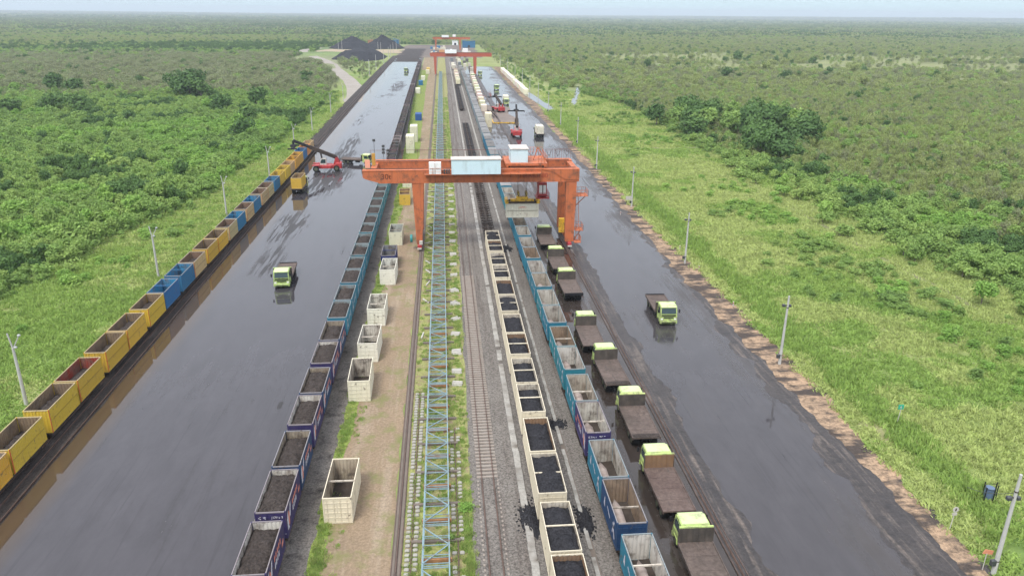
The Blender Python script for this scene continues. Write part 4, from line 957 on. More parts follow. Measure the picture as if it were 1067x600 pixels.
# ------------------------------------------------------------------ reach stackers
ME_BTY, ME_BRIM = wheel_mesh(.82, .62)
def stacker(label, loc, rz, ang, ext, drop):
    """forward = +Y; pivot of the boom at the rear top"""
    t = link('reach_stacker', None, None, loc, rz); tag(t, label, 'reach stacker', 'red reach stackers')
    b = MB(); b.cbox(-1.05, 1.05, -3.6, 3.0, .75, 1.75, M_red, .12); b.cbox(-1.5, 1.5, -4.3, -2.6, .8, 2.35, M_red, .2)
    for sx in (-1, 1): b.prism([(-3.9, 2.3), (-3.2, 3.7), (-2.7, 3.7), (-2.0, 1.7)], sx*.75-.09, sx*.75+.09, M_red)
    for sx in (-1, 1): b.cbox(sx*1.65-.5, sx*1.65+.5, 1.7, 3.6, 1.72, 1.92, M_red, .06); b.cbox(sx*1.55-.42, sx*1.55+.42, -1.6, .9, 1.0, 1.75, M_red, .08)
    link('chassis', b.mesh('stacker_chassis'), t)
    c = MB(); c.prism([(-.2, 1.75), (-.2, 3.35), (.15, 3.5), (1.1, 3.5), (1.5, 2.7), (1.5, 1.75)], -.75, .75, M_white); cab = link('cab', c.mesh('stacker_cab'), t)
    g = MB(); g.prism([(0, 2.2), (0, 3.25), (1.0, 3.25), (1.36, 2.6), (1.36, 2.2)], -.765, .765, M_glass); link('window', g.mesh('stacker_window'), cab)
    L1, L2 = 7.6, 7.6+ext; ca, sa = math.cos(ang), math.sin(ang); P = Vector((0, -3.0, 3.6)); D = Vector((0, ca, sa))
    link('boom', MB().bar(P, P+D*L1, .82, .95, M_steel).mesh('boom'), t); link('inner_boom', MB().bar(P+D*(L1-.4), P+D*L2, .62, .72, M_dark).mesh('inner_boom'), t)
    for sx in (-1, 1): link('lift_cylinder', MB().cyl((sx*.62, .6, 1.7), P+D*4.6+Vector((sx*.5, 0, -.4)), .15, M_steel, n=8).mesh('lift_cylinder'), t)
    for sx in (-1, 1): link('guard_rail', MB().bar((sx*1.3, -3.8, 2.3), (sx*1.3, -3.8, 4.6), .08, .08, M_dark).bar((sx*1.3, -3.8, 4.6), (sx*.9, -2.6, 4.6), .08, .08, M_dark).mesh('guard_rail'), t)
    T = P+D*L2; sp = MB(); sp.bar(T, T-Vector((0, 0, drop)), .5, .5, M_dark); z = T.z-drop
    sp.box(-3.03, 3.03, T.y-.35, T.y+.35, z-.3, z+.1, M_dark)
    for sx in (-1, 1): sp.box(sx*2.95-.12, sx*2.95+.12, T.y-1.2, T.y+1.2, z-.35, z, M_dark)
    sp.cbox(-.9, .9, T.y-.8, T.y+.8, z, z+.5, M_dark, .1); link('spreader', sp.mesh('stacker_spreader'), t)
    for sx, yy in ((-1.65, 2.6), (1.65, 2.6), (-1.25, -2.9), (1.25, -2.9)):
        w_ = link('wheel', None, t, (sx, yy, .84)); link('tyre', ME_BTY, w_); link('rim', ME_BRIM, w_)
    return t
stacker('red reach stacker with its boom over the yellow containers at the left siding', (-32.6, 209.5, .02), math.pi/2+.06, math.radians(23), 4.6, 1.6)
stacker('red reach stacker with raised boom on the right road beyond the crane', (26.0, 270, .02), -.05, math.radians(38), 3.2, 2.0)
stacker('smaller looking red reach stacker farther up the right road behind the dry patch', (24.6, 341, .02), .3, math.radians(24), .8, 1.0)

# ------------------------------------------------------------------ gantry cranes
def text_mesh(txt, size, m, name):
    c = bpy.data.curves.new(name, 'FONT'); c.body = txt; c.size = size; c.extrude = .006; c.align_x = 'CENTER'; c.align_y = 'CENTER'
    o = bpy.data.objects.new(name, c); COL.objects.link(o); dg = bpy.context.evaluated_depsgraph_get(); dg.update()
    me = bpy.data.meshes.new_from_object(o.evaluated_get(dg)); bpy.data.objects.remove(o); me.materials.clear(); me.materials.append(m)
    return me
def railing(mb, p, q, h=1.1, m=M_orange, step=1.5, mid=True, t_=.05):
    p, q = Vector(p), Vector(q); L = (q-p).length; n = max(1, int(round(L/step)))
    for k in range(n+1): a = p.lerp(q, k/n); mb.bar(a, a+Vector((0, 0, h)), t_, t_, m)
    mb.bar(p+Vector((0, 0, h)), q+Vector((0, 0, h)), t_, t_, m)
    if mid: mb.bar(p+Vector((0, 0, h*.5)), q+Vector((0, 0, h*.5)), t_*.7, t_*.7, m)
def gantry(label, y0, main=True):
    t = link('gantry_crane', None, None, (0, y0, 0)); tag(t, label, 'gantry crane', 'orange gantry cranes')
    xL, xR, zt, zb = -14.5 if main else -8.5, 24.3 if main else 34.5, 14.95, 12.75
    F, Bk = 0., 8.6     # near faces of the two girders
    for nm, yy in (('front_girder', F), ('rear_girder', Bk)):
        g = MB(); x0 = xL if nm == 'front_girder' else xL+1.2
        cx = 2.9 if main else .3
        g.prism([(x0, zb+1.05), (x0+.35, zb+.75), (x0+cx, zb), (xR, zb), (xR, zt), (x0, zt)], yy, yy+1.5, M_orange, 'y')
        for k in range(9 if main else 0): 
            xx = x0+5+k*4.05; g.box(xx-.05, xx+.05, yy-.03, yy, zb+.1, zt-.05, M_orange)
        g.box(x0-.05, xR+.05, yy-.08, yy+1.58, zt, zt+.06, M_orange); g.box(x0+cx, xR+.02, yy-.07, yy+1.57, zb-.05, zb, M_orange)
        go = link(nm, g.mesh(nm), t)
        link('rail', MB().box(x0+.5, xR-.5, yy+(1.2 if yy == F else .3)-.05, yy+(1.2 if yy == F else .3)+.05, zt+.06, zt+.2, M_rail).mesh('trolley_rail'), go)
        if main and nm == 'front_girder':
            o = link('lettering', text_mesh('30t', 1.35, pbr('dark_lettering', (.10, .03, .02), .6), 'lettering'), go, (-10.4, -.035, 13.85)); o.rotation_euler = (math.pi/2, 0, 0)
            o = link('lettering', text_mesh('TIBAKI180', 1.15, pbr('red_lettering', (.30, .055, .03), .6), 'lettering'), go, (15.9, -.045, 13.85)); o.rotation_euler = (math.pi/2, 0, 0); o.scale = (1.05, 1, 1)
    for x in (xL+1.2, xR-1.0):
        link('end_tie', MB().box(x, x+1.0, F+1.6, Bk-.02, zt-1.3, zt-.1, M_orange).mesh('end_tie'), t)
    for side, cx in (('l', -4.9), ('r', 22.95)):
        for yy in (F, Bk):
            lg = MB(); y1 = yy+.75; yb = y1+(0 if yy == F else 1.2); tw, bw = (1.0, .52) if side == 'l' else (.98, .78)
            lg.add([(cx-bw, yb-.55, 1.3), (cx+bw, yb-.55, 1.3), (cx+bw, yb+.55, 1.3), (cx-bw, yb+.55, 1.3), (cx-tw, y1-.73, zb-.05), (cx+tw, y1-.73, zb-.05), (cx+tw, y1+.73, zb-.05), (cx-tw, y1+.73, zb-.05)], [(0,3,2,1),(4,5,6,7),(0,1,5,4),(1,2,6,5),(2,3,7,6),(3,0,4,7)], M_orange)
            link('leg', lg.mesh('leg'), t)
            bg = link('bogie', MB().cbox(cx-.35, cx+.35, yb-1.3, yb+1.1, .45, 1.3, M_red, .1).box(cx-.4, cx+.4, yb-1.42, yb-1.3, .5, .8, M_white).mesh('crane_bogie'), t)
            for a in (-.75, .65): link('wheel', MB().cyl((cx-.14, yb+a, .48), (cx+.14, yb+a, .48), .34, M_wheel, n=14).mesh('crane_wheel'), bg)
        link('sill_beam', MB().box(cx-.42, cx+.42, F+1.5, Bk+1.2, 1.15, 1.95, M_orange).mesh('sill_beam'), t)
    if main:
        # knee gusset on the right front corner
        link('gusset', MB().prism([(17.9, zt-.05), (19.6, zt-.4), (20.9, zt-1.3), (22.0, zb+.3), (24.32, zb+.3), (24.32, zt-.05)], -.12, -.03, M_orange, 'y').mesh('gusset'), t)
        wk = MB(); wk.box(-3.6, 17.2, -1.5, -.02, zt-.55, zt-.45, M_orange)
        for k in range(9): wk.bar((-3.2+k*2.5, -.1, zt-1.3), (-3.2+k*2.5, -1.4, zt-.56), .08, .08, M_orange)
        railing(wk, (-3.6, -1.5, zt-.45), (.9, -1.5, zt-.45)); railing(wk, (10.2, -1.5, zt-.45), (17.2, -1.5, zt-.45)); link('walkway', wk.mesh('walkway'), t)
        eh = MB(); eh.box(1.2, 9.9, -1.9, .9, zt-.4+.02, zt+2.15, M_hbl)
        for k in range(1, 8): eh.box(1.2+k*1.088-.02, 1.2+k*1.088+.02, -1.925, -1.9, zt-.3, zt+2.1, M_hbl)
        e = link('electrical_house', eh.mesh('electrical_house'), t); link('roof', MB().box(1.1, 10.0, -2.0, 1.0, zt+2.15, zt+2.30, M_roofw).mesh('house_roof'), e)
        for k in range(2):
            cbn = MB().cbox(-2.75+k*1.1, -1.72+k*1.1, -1.35, -.4, zt-.4, zt+1.65, M_hw, .04); cbn.box(-2.65+k*1.1, -1.82+k*1.1, -1.37, -1.35, zt+.55, zt+.58, M_steel); link('control_cabinet', cbn.mesh('control_cabinet'), t)
        bx = MB(); 
        for k in range(3): bx.cbox(-.2+k*.42, .12+k*.42, -1.2, -.6, zt-.4, zt+.35, M_lamp, .03)
        link('resistor_box', bx.mesh('resistor_box'), t)
        # rear walkway, handrail and festoon
        rw = MB(); rw.box(xL+1.2, xR, Bk+1.58, Bk+2.5, zt-.1, zt, M_orange); link('rear_walkway', rw.mesh('rear_walkway'), t)
        rr = MB(); railing(rr, (xL+.6, Bk+2.5, zt), (xR+.2, Bk+2.5, zt), h=1.75, m=pbr('brown_handrail', (.16, .07, .06), .6), step=3.0, mid=False, t_=.06)
        for k in range(14): rr.bar((18.2+k*.45, Bk+2.5, zt), (18.2+k*.45, Bk+2.5, zt+1.75), .05, .05, MATS['brown_handrail'])
        link('handrail', rr.mesh('handrail'), t)
        fs = MB()
        for k in range(7):
            x0 = 12.6+k*1.75; pts = [Vector((x0+1.2*u+.25*math.sin(u*6), Bk+2.3, zt+1.7-1.35*math.sin(math.pi*u)**.6)) for u in np.linspace(0, 1, 9)]
            for a, b_ in zip(pts, pts[1:]): fs.cyl(a, b_, .05, M_rope, n=5)
        link('festoon_cable', fs.mesh('festoon_cable'), t)
        # trolley with hoist house
        tr_ = MB(); tr_.box(11.0, 18.6, 1.0, 8.9, zt+.5, zt+.9, M_orange); 
        for sx in (11.3, 18.2):
            tr_.box(sx-.15, sx+.15, .8, 9.1, zt+.25, zt+.6, M_orange)
        railing(tr_, (16.9, .9, zt+.9), (18.6, .9, zt+.9), h=1.3, step=.6); railing(tr_, (18.6, .9, zt+.9), (18.6, 8.9, zt+.9), h=1.3, step=1.); railing(tr_, (15.2, 9, zt+.9), (18.6, 9., zt+.9), h=1.6, step=.6)
        tr_.bar((18.6, 4.5, zt+.9), (17.2, 4.5, zt+3.2), .14, .14, M_orange); tr_.bar((17.2, 4.5, zt+3.2), (16.4, 4.5, zt+.9), .14, .14, M_orange)
        tro = link('trolley', tr_.mesh('trolley'), t)
        hh = link('hoist_house', MB().box(12.0, 15.1, 2.0, 6.3, zt+.9, zt+3.3, M_hbl).mesh('hoist_house'), tro)
        link('roof', MB().box(11.85, 15.25, 1.85, 6.45, zt+3.3, zt+3.42, M_roofw).mesh('hoist_roof'), hh)
        for k in range(4):
            link('wheel', MB().cyl((11.6+(k % 2)*6.2, (1.2, 8.9)[k//2]-.1, zt+.38), (11.6+(k % 2)*6.2, (1.2, 8.9)[k//2]+.1, zt+.38), .2, M_wheel, n=10).mesh('trolley_wheel'), tro)
        # operator cab under the trolley
        oc = MB(); oc.prism([(4.0, 8.2), (4.0, 10.6), (6.4, 10.6), (6.4, 8.0), (4.6, 7.9)], 19.6, 21.2, M_red); oc.box(20.0, 20.2, 4.8, 5.0, 10.6, 12.8, M_red); oc.box(19.2, 21.6, 3.4, 6.8, 7.75, 7.9, M_red)
        railing(oc, (19.2, 3.4, 7.9), (21.6, 3.4, 7.9), h=1.0, m=M_red, step=.6); railing(oc, (21.6, 3.4, 7.9), (21.6, 6.8, 7.9), h=1.0, m=M_red, step=.8)
        oc.bar((18.4, 4.6, 12.7), (19.8, 4.6, 10.4), .18, .18, M_red)
        c_ = link('operator_cab', oc.mesh('operator_cab'), t, (-2.2, 0, 1.0)); link('window', MB().box(19.75, 21.05, 3.96, 4.02, 8.6, 10.2, M_hw).box(20.35, 20.5, 3.93, 3.96, 8.5, 10.3, M_dark).mesh('cab_window'), c_)
        # access platforms and stairs on the right legs
        ac = MB()
        for z0_, w_, d_ in ((9.9, 2.2, 3.0), (3.4, 1.5, 2.6)):
            ac.box(23.95, 23.95+w_, .0, d_, z0_, z0_+.08, M_orange); railing(ac, (23.95, 0, z0_), (23.95+w_, 0, z0_), h=1.1, step=.7); railing(ac, (23.95+w_, 0, z0_), (23.95+w_, d_, z0_), h=1.1, step=.7); railing(ac, (23.95+w_, d_, z0_), (23.95, d_, z0_), h=1.1, step=.7)
            ac.bar((23.9, 1.4, z0_-2.2), (23.9+w_, 1.4, z0_), .12, .12, M_orange)
        for sx in (24.2, 24.75): ac.bar((sx, .2, 1.0), (sx, 2.2, 9.9), .07, .07, M_orange)
        for k in range(26): ac.bar((24.2, .2+k*.078, 1.0+k*.345), (24.75, .2+k*.078, 1.0+k*.345), .05, .04, M_orange)
        ac.box(23.8, 25.0, -.6, 1.4, 1.25, 1.33, M_orange); railing(ac, (25.0, -.6, 1.3), (25.0, 1.4, 1.3), h=1.1, step=.5)
        link('access_stair', ac.mesh('access_stair'), t)
        link('switch_box', MB().cbox(21.3, 22.35, 2.6, 3.3, 2.4, 5.1, M_yel, .05).mesh('switch_box'), t)
        link('cable_reel', MB().cyl((-6.6, 1.2, 2.1), (-6.2, 1.2, 2.1), .75, pbr('teal_reel', (.02, .22, .22), .5), n=20).mesh('cable_reel'), t)
        bxs = MB().cbox(-4.9, -4.3, -.9, -.55, 1.5, 2.2, M_white, .04).box(-4.75, -4.45, -.93, -.9, 1.0, 1.3, M_red); link('warning_box', bxs.mesh('warning_box'), t)
        # floodlights and masts on the left end
        for k, (x, h, n_) in enumerate(((xL+1.3, 3.7, 1), (-11.5, 2.6, 3), (-10.6, 1.8, 2), (-8.9, 3.2, 2))):
            ms = MB().bar((x, Bk+2.3, zt), (x, Bk+2.3, zt+h), .07, .07, M_lamp)
            for q in range(n_): ms.cbox(x-.26, x+.26, Bk+2.05, Bk+2.5, zt+h-.25-q*.62, zt+h+.22-q*.62, M_lamp, .06)
            link('floodlight_mast', ms.mesh('floodlight_mast'), t)
        pn = MB().box(-14.2, -13.3, 2.2, 2.3, zt+.1, zt+1.6, pbr('pink_faded_panel', (.72, .34, .24), .6)).box(-13.2, -12.6, 5.0, 5.4, zt, zt+2.2, pbr('ochre_panel', (.45, .25, .05), .6)); link('end_panel', pn.mesh('end_panel_crane'), t)
    else:
        link('electrical_house', MB().box(2, 10, -2, .9, zt, zt+2.3, M_hw).mesh('electrical_house'), t)
        link('hoist_house', MB().box(14.5, 18, 2, 6, zt+.6, zt+3, M_hw).mesh('hoist_house'), t)
    return t
gantry('large orange gantry crane straddling the tracks in the middle distance, lettered 30t', 133.0)
g2 = gantry('distant red gantry crane far up the tracks, hazy and small', 546, False)
for o in [g2]+list(g2.children_recursive):
    if o.type == 'MESH':
        for s in o.material_slots:
            if s.material == M_orange: s.link = 'OBJECT'; s.material = pbr('faded_red_paint', (.40, .095, .055), .6)
g3 = gantry('faintest gantry crane at the very end of the yard', 905, False)
g3.location.x = -2
# hanging spreader and container
sp = link('crane_spreader', None, None, (14.4, 137.4, 0)); tag(sp, 'yellow crane spreader with four sheaves hanging from the trolley over the teal train', 'spreader')
f = MB(); zt_ = 7.95
f.box(-2.2, 2.2, -.5, .5, zt_+.15, zt_+.65, M_yel); f.box(-3.05, 3.05, -1.0, -.8, zt_, zt_+.3, M_steel); f.box(-3.05, 3.05, .8, 1.0, zt_, zt_+.3, M_steel)
link('frame', f.mesh('spreader_frame'), sp)
for sx in (-1, 1): link('end_beam', MB().cbox(sx*2.95-.3, sx*2.95+.3, -1.25, 1.25, zt_-.02, zt_+.75, M_yel, .1).mesh('end_beam'), sp)
hbk = MB().cbox(-1.1, 1.1, -.6, .6, zt_+.7, zt_+1.1, M_yel, .1)
for sx in (-.75, .75): hbk.box(sx-.1, sx+.1, -.5, .5, zt_+1.0, zt_+1.5, M_yel)
link('headblock', hbk.mesh('headblock'), sp)
for sx in (-.75, .75):
    for yy in (-.45, .45): link('sheave', MB().cyl((sx-.16, yy, zt_+1.65), (sx+.16, yy, zt_+1.65), .48, M_gold, n=18).cyl((sx-.2, yy, zt_+1.65), (sx+.2, yy, zt_+1.65), .2, M_dark, n=10).mesh('sheave'), sp)
rp_ = MB()
for sx in (-.75, .75):
    for yy in (-.9, .9): rp_.cyl((sx, yy*.5, zt_+1.7), (sx*1.3, yy*1.3, 15.4), .03, M_rope, n=5)
link('hoist_rope', rp_.mesh('hoist_rope'), sp)
hc = container(14.4, 137.4, 5.28, (.60, .58, .48), CRI, 'cream container hanging crosswise from the yellow spreader above the teal train', rz=math.pi/2, door=False, roof=True, name='container')
st = text_mesh('( DAPI )', .42, pbr('red_stencil', (.60, .12, .08), .6), 'stencil'); o = link('stencil', st, hc, (-hw-.006, 0, 1.95)); o.rotation_euler = (math.pi/2, 0, -math.pi/2)
link('waist_rail', MB().box(-hw-.03, -hw, -hl+.1, hl-.1, 1.25, 1.37, paint).mesh('waist_rail'), hc, color=(.30, .28, .22))

# ------------------------------------------------------------------ poles, signs, small things
def pole_mb(h, r0, r1): return MB().cyl((0, 0, 0), (0, 0, h), r0, M_pole, r1, n=12)
def wire(p, q, sag, parent, r=.018):
    mb = MB(); p, q = Vector(p), Vector(q); pts = []
    for k in range(13): u = k/12; a = p.lerp(q, u); a.z -= sag*4*u*(1-u); pts.append(a)
    for a, b in zip(pts, pts[1:]): mb.cyl(a, b, r, M_rope, n=4)
    return link('wire', mb.mesh('wire'), parent)
me_poleR = pole_mb(9.2, .19, .11).mesh('pole_shaft')
me_lampR = MB().bar((0, 0, 0), (-.45, -.1, .15), .05, .05, M_lamp).cbox(-.75, -.35, -.28, .08, -.02, .28, M_lamp, .06).cbox(.12, .42, -.2, .15, -.1, .18, M_lamp, .05).mesh('floodlight')
me_br = MB().box(-.35, .35, -.04, .04, -.04, .04, M_steel).mesh('bracket')
me_bx = MB().cbox(-.22, .22, -.18, .12, 0, .5, M_lamp, .04).mesh('junction_box')
R_poles = [(42.55, 44.3), (41.6, 82.2), (42.0, 122.8), (42.4, 164.2), (43.0, 208.5), (44.6, 250), (45.4, 293), (46.4, 336), (47.2, 380), (48.0, 425), (48.4, 470), (48.6, 520), (48.6, 580), (48.6, 650)]
for i, (x, y) in enumerate(R_poles):
    t = link('light_pole', None, None, (x, y, 0), 0); tag(t, 'concrete light pole along the right road, %s from the near end' % ordinal(i+1), 'light pole', 'light poles along the right road')
    link('shaft', me_poleR, t)
    if i < 8: 
        link('floodlight', me_lampR, t, (0, 0, 7.9 if i else 7.1)); link('bracket', me_br, t, (0, 0, 8.0 if i else 7.2)); link('junction_box', me_bx, t, (-.3, 0, .9))
        for cz in (7.7, 1.3): link('band', MB().cyl((0, 0, cz-.04), (0, 0, cz+.04), .165 if cz > 3 else .20, M_steel, n=12).mesh('band'), t)
# stay wires of the nearest poles
t = link('stay_wire', None); tag(t, 'thin dark stay wire running from the nearest light pole to the grass on the right', 'wire'); wire((42.55, 44.3, 7.6), (47.9, 55.6, .1), .4, t, .022)
me_poleL = pole_mb(7.0, .20, .13).mesh('pole_shaft_left')
arm = MB().bar((0, 0, 6.9), (.85, .1, 8.4), .10, .10, M_pole).bar((0, 0, 6.9), (-.25, 0, 8.7), .12, .12, M_pole).bar((-.3, 0, 7.2), (.5, 0, 7.0), .06, .06, M_steel)
me_arm = arm.mesh('forked_arm'); me_fl = MB().cbox(-.16, .16, -.14, .14, 0, .2, pbr('grey_lamp', (.4, .42, .42), .5), .08).mesh('floodlight')
for i, (x, y) in enumerate([(-46.8, 78), (-47.3, 121), (-46.8, 161), (-45.6, 198.5), (-46.6, 240), (-48.0, 283), (-48.6, 337), (-49.2, 386)]):
    t = link('forked_light_pole', None, None, (x, y, 0)); tag(t, 'forked light pole behind the yellow containers, %s from the near end' % ordinal(i+1), 'light pole', 'forked light poles along the left siding')
    link('shaft', me_poleL, t); link('forked_arm', me_arm, t); link('floodlight', me_fl, t, (.85, .1, 8.35)); link('floodlight', me_fl, t, (.35, -.1, 7.05))
me_thin = MB().cyl((0, 0, 0), (0, 0, 11), .22, M_pole, .16, n=8).mesh('far_pole')
for i, (x, y) in enumerate([(-49.7, 536), (-50.3, 600), (-49.4, 669), (-49.9, 739), (-51.2, 790), (-52.2, 850), (-52.2, 909), (-51.7, 985), (-117, 905), (-113, 905), (-66, 860), (-69, 861)]):
    tag(link('thin_pole', me_thin, None, (x, y, 0)), 'thin pale pole near the black coal piles, standing %s' % ['along the yard edge', 'between the piles'][i > 7], 'pole', 'thin poles near the coal piles %d' % (i > 7))
def sign(nm, x, y, label, build, cat='sign'):
    t = link(nm, None, None, (x, y, 0)); tag(t, label, cat); build(t)
def b_green(t):
    link('post', MB().cyl((0, 0, 0), (.15, 0, 1.9), .035, M_white, n=8).mesh('sign_post'), t)
    link('board', MB().cbox(-.22, .42, -.03, .03, 1.8, 2.35, M_sgreen, .03).mesh('green_board'), t); link('symbol', MB().box(-.02, .18, -.04, -.032, 2.0, 2.1, M_white).box(.06, .12, -.043, -.04, 1.92, 2.22, M_white).mesh('sign_symbol'), t)
sign('green_sign', 48.1, 67.0, 'small green sign on a thin white post in the right grass', b_green)
def b_white(t):
    link('post', MB().cyl((0, 0, 0), (.12, 0, 2.0), .035, M_white, n=8).mesh('sign_post'), t)
    link('round_board', MB().cyl((.12, -.03, 2.0), (.12, .0, 2.0), .27, M_white, n=20).mesh('round_board'), t); link('board', MB().cbox(-.12, .32, -.03, 0, 1.42, 1.68, M_white, .03).mesh('lower_board'), t)
    link('symbol', MB().box(.06, .18, -.036, -.031, 1.86, 2.14, M_steel).mesh('sign_symbol'), t)
sign('white_sign', 42.6, 49.8, 'white round sign with a small plate below on a post at the dirt edge', b_white)
def b_red(t):
    link('post', MB().cyl((0, 0, 0), (0, 0, 1.6), .035, M_white, n=8).mesh('sign_post'), t); link('board', MB().add([(-.35, 0, 1.6), (.5, 0, 1.45), (.55, 0, 1.8), (-.2, 0, 2.0), (-.35, .04, 1.6), (.5, .04, 1.45), (.55, .04, 1.8), (-.2, .04, 2.0)], [(0,1,2,3),(7,6,5,4),(0,4,5,1),(1,5,6,2),(2,6,7,3),(3,7,4,0)], pbr('faded_red', (.62, .26, .15), .7)).mesh('red_board'), t)
sign('red_sign', 42.0, 44.8, 'faded orange red board on a thin post in the grass beside the nearest pole', b_red)
def b_cage(t):
    pm = MB()
    for x, y in ((-.75, -.4), (-.1, -.65), (.5, -.2), (-.25, .5), (.8, .35)):
        link('post', MB().cyl((x, y, 0), (x, y, 1.5), .05, M_dark, n=8).mesh('cage_post'), t)
    link('rail', MB().bar((-.75, -.4, 1.3), (-.25, .5, 1.3), .04, .04, M_dark).bar((-.25, .5, 1.3), (.8, .35, 1.3), .04, .04, M_dark).bar((-.75, -.4, 1.3), (-.1, -.65, 1.3), .04, .04, M_dark).mesh('cage_rail'), t)
    link('tank', MB().cyl((-.1, 0, .1), (-.1, 0, 1.25), .38, pbr('slate_blue_tank', (.10, .15, .24), .5), n=16).mesh('tank'), t)
sign('meter_cage', 48.9, 53.6, 'small dark cage of posts round a blue grey drum in the right grass', b_cage, 'cage')
me_mk = MB().cbox(-.07, .07, -.07, .07, 0, .8, M_white, .02).box(-.075, .075, -.075, .075, .5, .62, M_red).mesh('marker_post')
for i, (x, y) in enumerate([(38.2, 157), (43.6, 131), (43.3, 119), (42.2, 83.5), (43.0, 102)]):
    tag(link('marker_post', me_mk, None, (x, y, 0)), 'short white marker post beside the right road, %s from the near end' % ['fifth', 'fourth', 'third', 'first', 'second'][i], 'marker post', 'white marker posts')
def b_wboard(t):
    link('post', MB().cyl((0, 0, 0), (0, 0, 2.2), .05, M_white, n=8).mesh('board_post'), t); link('board', MB().cbox(-1.6, -.1, -.04, .04, 1.3, 2.2, M_white, .03).mesh('white_board'), t)
sign('white_board', 42.9, 165.5, 'plain white board beside the fourth light pole of the right road', b_wboard)
# coal spills
def spill(x, y, rx, ry, h, label, m=M_coalb, seed=0, n=110, z=.05):
    mb = MB(); v = [(0, 0, h)]; f = []; rings = 9
    for r in range(1, rings+1):
        for k in range(n):
            a = 2*math.pi*k/n; q = r/rings; rag = 1+(.25+.15*q)*mnoise.fractal(Vector((math.cos(a)*1.6+seed, math.sin(a)*1.6, seed)), .9, 2.2, 5)
            hh = h*(1-q**1.1)+.3*h*mnoise.noise(Vector((q*8*math.cos(a)+seed, q*8*math.sin(a), 2)))
            v.append((rx*q*rag*math.cos(a), ry*q*rag*math.sin(a), max(0 if r == rings else .01, hh) if r < rings else -.03))
    for k in range(n): f.append((0, 1+k, 1+(k+1) % n))
    for r in range(rings-1):
        for k in range(n): a = 1+r*n; f.append((a+k, a+n+k, a+n+(k+1) % n, a+(k+1) % n))
    rl = random.Random(seed)
    for k in range(90):      # loose lumps round the heap
        a = rl.uniform(0, 6.283); q = rl.uniform(.7, 1.35); c = rl.uniform(.03, .09); mb.cbox(rx*q*math.cos(a)-c, rx*q*math.cos(a)+c, ry*q*math.sin(a)-c, ry*q*math.sin(a)+c, -.03, c*1.2, m, c*.4)
    return tag(link('coal_heap', mb.add(v, f, m).mesh('coal_heap', True), None, (x, y, z)), label, 'coal', kind='stuff')
spill(6.75, 54.0, 1.05, 2.5, .40, 'black coal spilled over the white cable trough near the cream train', seed=3)
spill(11.4, 53.2, .7, 2.2, .35, 'black coal spilled on the right side of the cream train', seed=8)
spill(11.3, 69.5, .95, 1.0, .3, 'round black coal spill between the two trains', seed=12)
spill(10.9, 133.5, 1.3, 2.4, .4, 'coal spilled at the far end of the cream train', seed=15)
def pile(x, y, rx, ry, h, label, seed, flat=1.):
    mb = MB(); n = 64; rings = 26; v = [(0, 0, h)]; f = []
    for r in range(1, rings+1):
        q = r/rings
        for k in range(n):
            a = 2*math.pi*k/n; rag = 1+.22*mnoise.fractal(Vector((math.cos(a)*1.5+seed, math.sin(a)*1.5, seed)), 1, 2, 4)
            hh = h*min(1, (1-q)*flat)*(1+.16*mnoise.fractal(Vector((q*5*math.cos(a)+seed, q*5*math.sin(a), 2)), 1, 2, 4))
            v.append((rx*q*rag*math.cos(a), ry*q*rag*math.sin(a), hh if r < rings else -.2))
    for k in range(n): f.append((0, 1+k, 1+(k+1) % n))
    for r in range(rings-1):
        for k in range(n): a = 1+r*n; f.append((a+k, a+n+k, a+n+(k+1) % n, a+(k+1) % n))
    tag(link('coal_pile', mb.add(v, f, M_coalpile).mesh('coal_pile', True), None, (x, y, 0)), label, 'coal pile')
M_coalpile = pbr('stockpile_coal', (.014, .015, .020), .8, spec=.2, var=(.12, (.022, .023, .029), .6), bump=(.8, .8, .5))
pile(-108, 965, 30, 30, 14, 'black conical coal pile on the left of the far pair', 5)
pile(-71, 970, 26, 30, 15.5, 'taller black coal pile on the right of the far pair', 9)
pile(-77, 765, 25, 62, 7, 'long flat black coal pile in front of the two cones', 21, 2.2)
M_tan = pbr('tan_bare_ground', (.40, .30, .21), .9, var=(.05, (.30, .27, .2), .6))
o = link('bare_ground', MB().grid(lambda u, v: (-138+u*92+3*math.sin(v*9), 850+v*85+4*math.sin(u*8), .05), 12, 10, M_tan).mesh('bare_ground', True)); tag(o, kind='structure')
# sheds and clutter at the far end of the yard
M_bl = pbr('blue_sheeting', (.03, .17, .33), .6, var=(.3, (.02, .10, .2), .6)); M_rb = pbr('red_brown_shed', (.40, .20, .12), .8)
def shed(x, y, w_, d_, h, wall, roof, label, nm='shed'):
    t = link(nm, None, None, (x, y, 0)); tag(t, label, 'shed')
    link('wall', MB().box(-w_/2, w_/2, -d_/2, d_/2, 0, h, wall).mesh('shed_wall'), t)
    link('roof', MB().prism([(-w_/2-.4, h), (0, h+w_*.16), (w_/2+.4, h), (w_/2+.4, h-.15), (0, h+w_*.16-.15), (-w_/2-.4, h-.15)], -d_/2-.4, d_/2+.4, roof, 'y').mesh('shed_roof'), t)
    link('door', MB().box(-1.4, 1.4, -d_/2-.06, -d_/2-.01, 0, 3, M_dark).mesh('shed_door'), t)
shed(-64, 1045, 15, 9, 7, M_bl, M_bl, 'blue clad shed at the far left end of the yard')
shed(34, 1000, 16, 9, 8, M_bl, M_bl, 'blue clad shed at the far right end of the yard behind the distant crane')
shed(-90, 1010, 6, 8, 8, M_rb, M_rb, 'small red brown shed between the two coal cones')
shed(18, 1075, 8, 7, 5, M_hw, M_hw, 'small white hut beyond the end of the tracks')
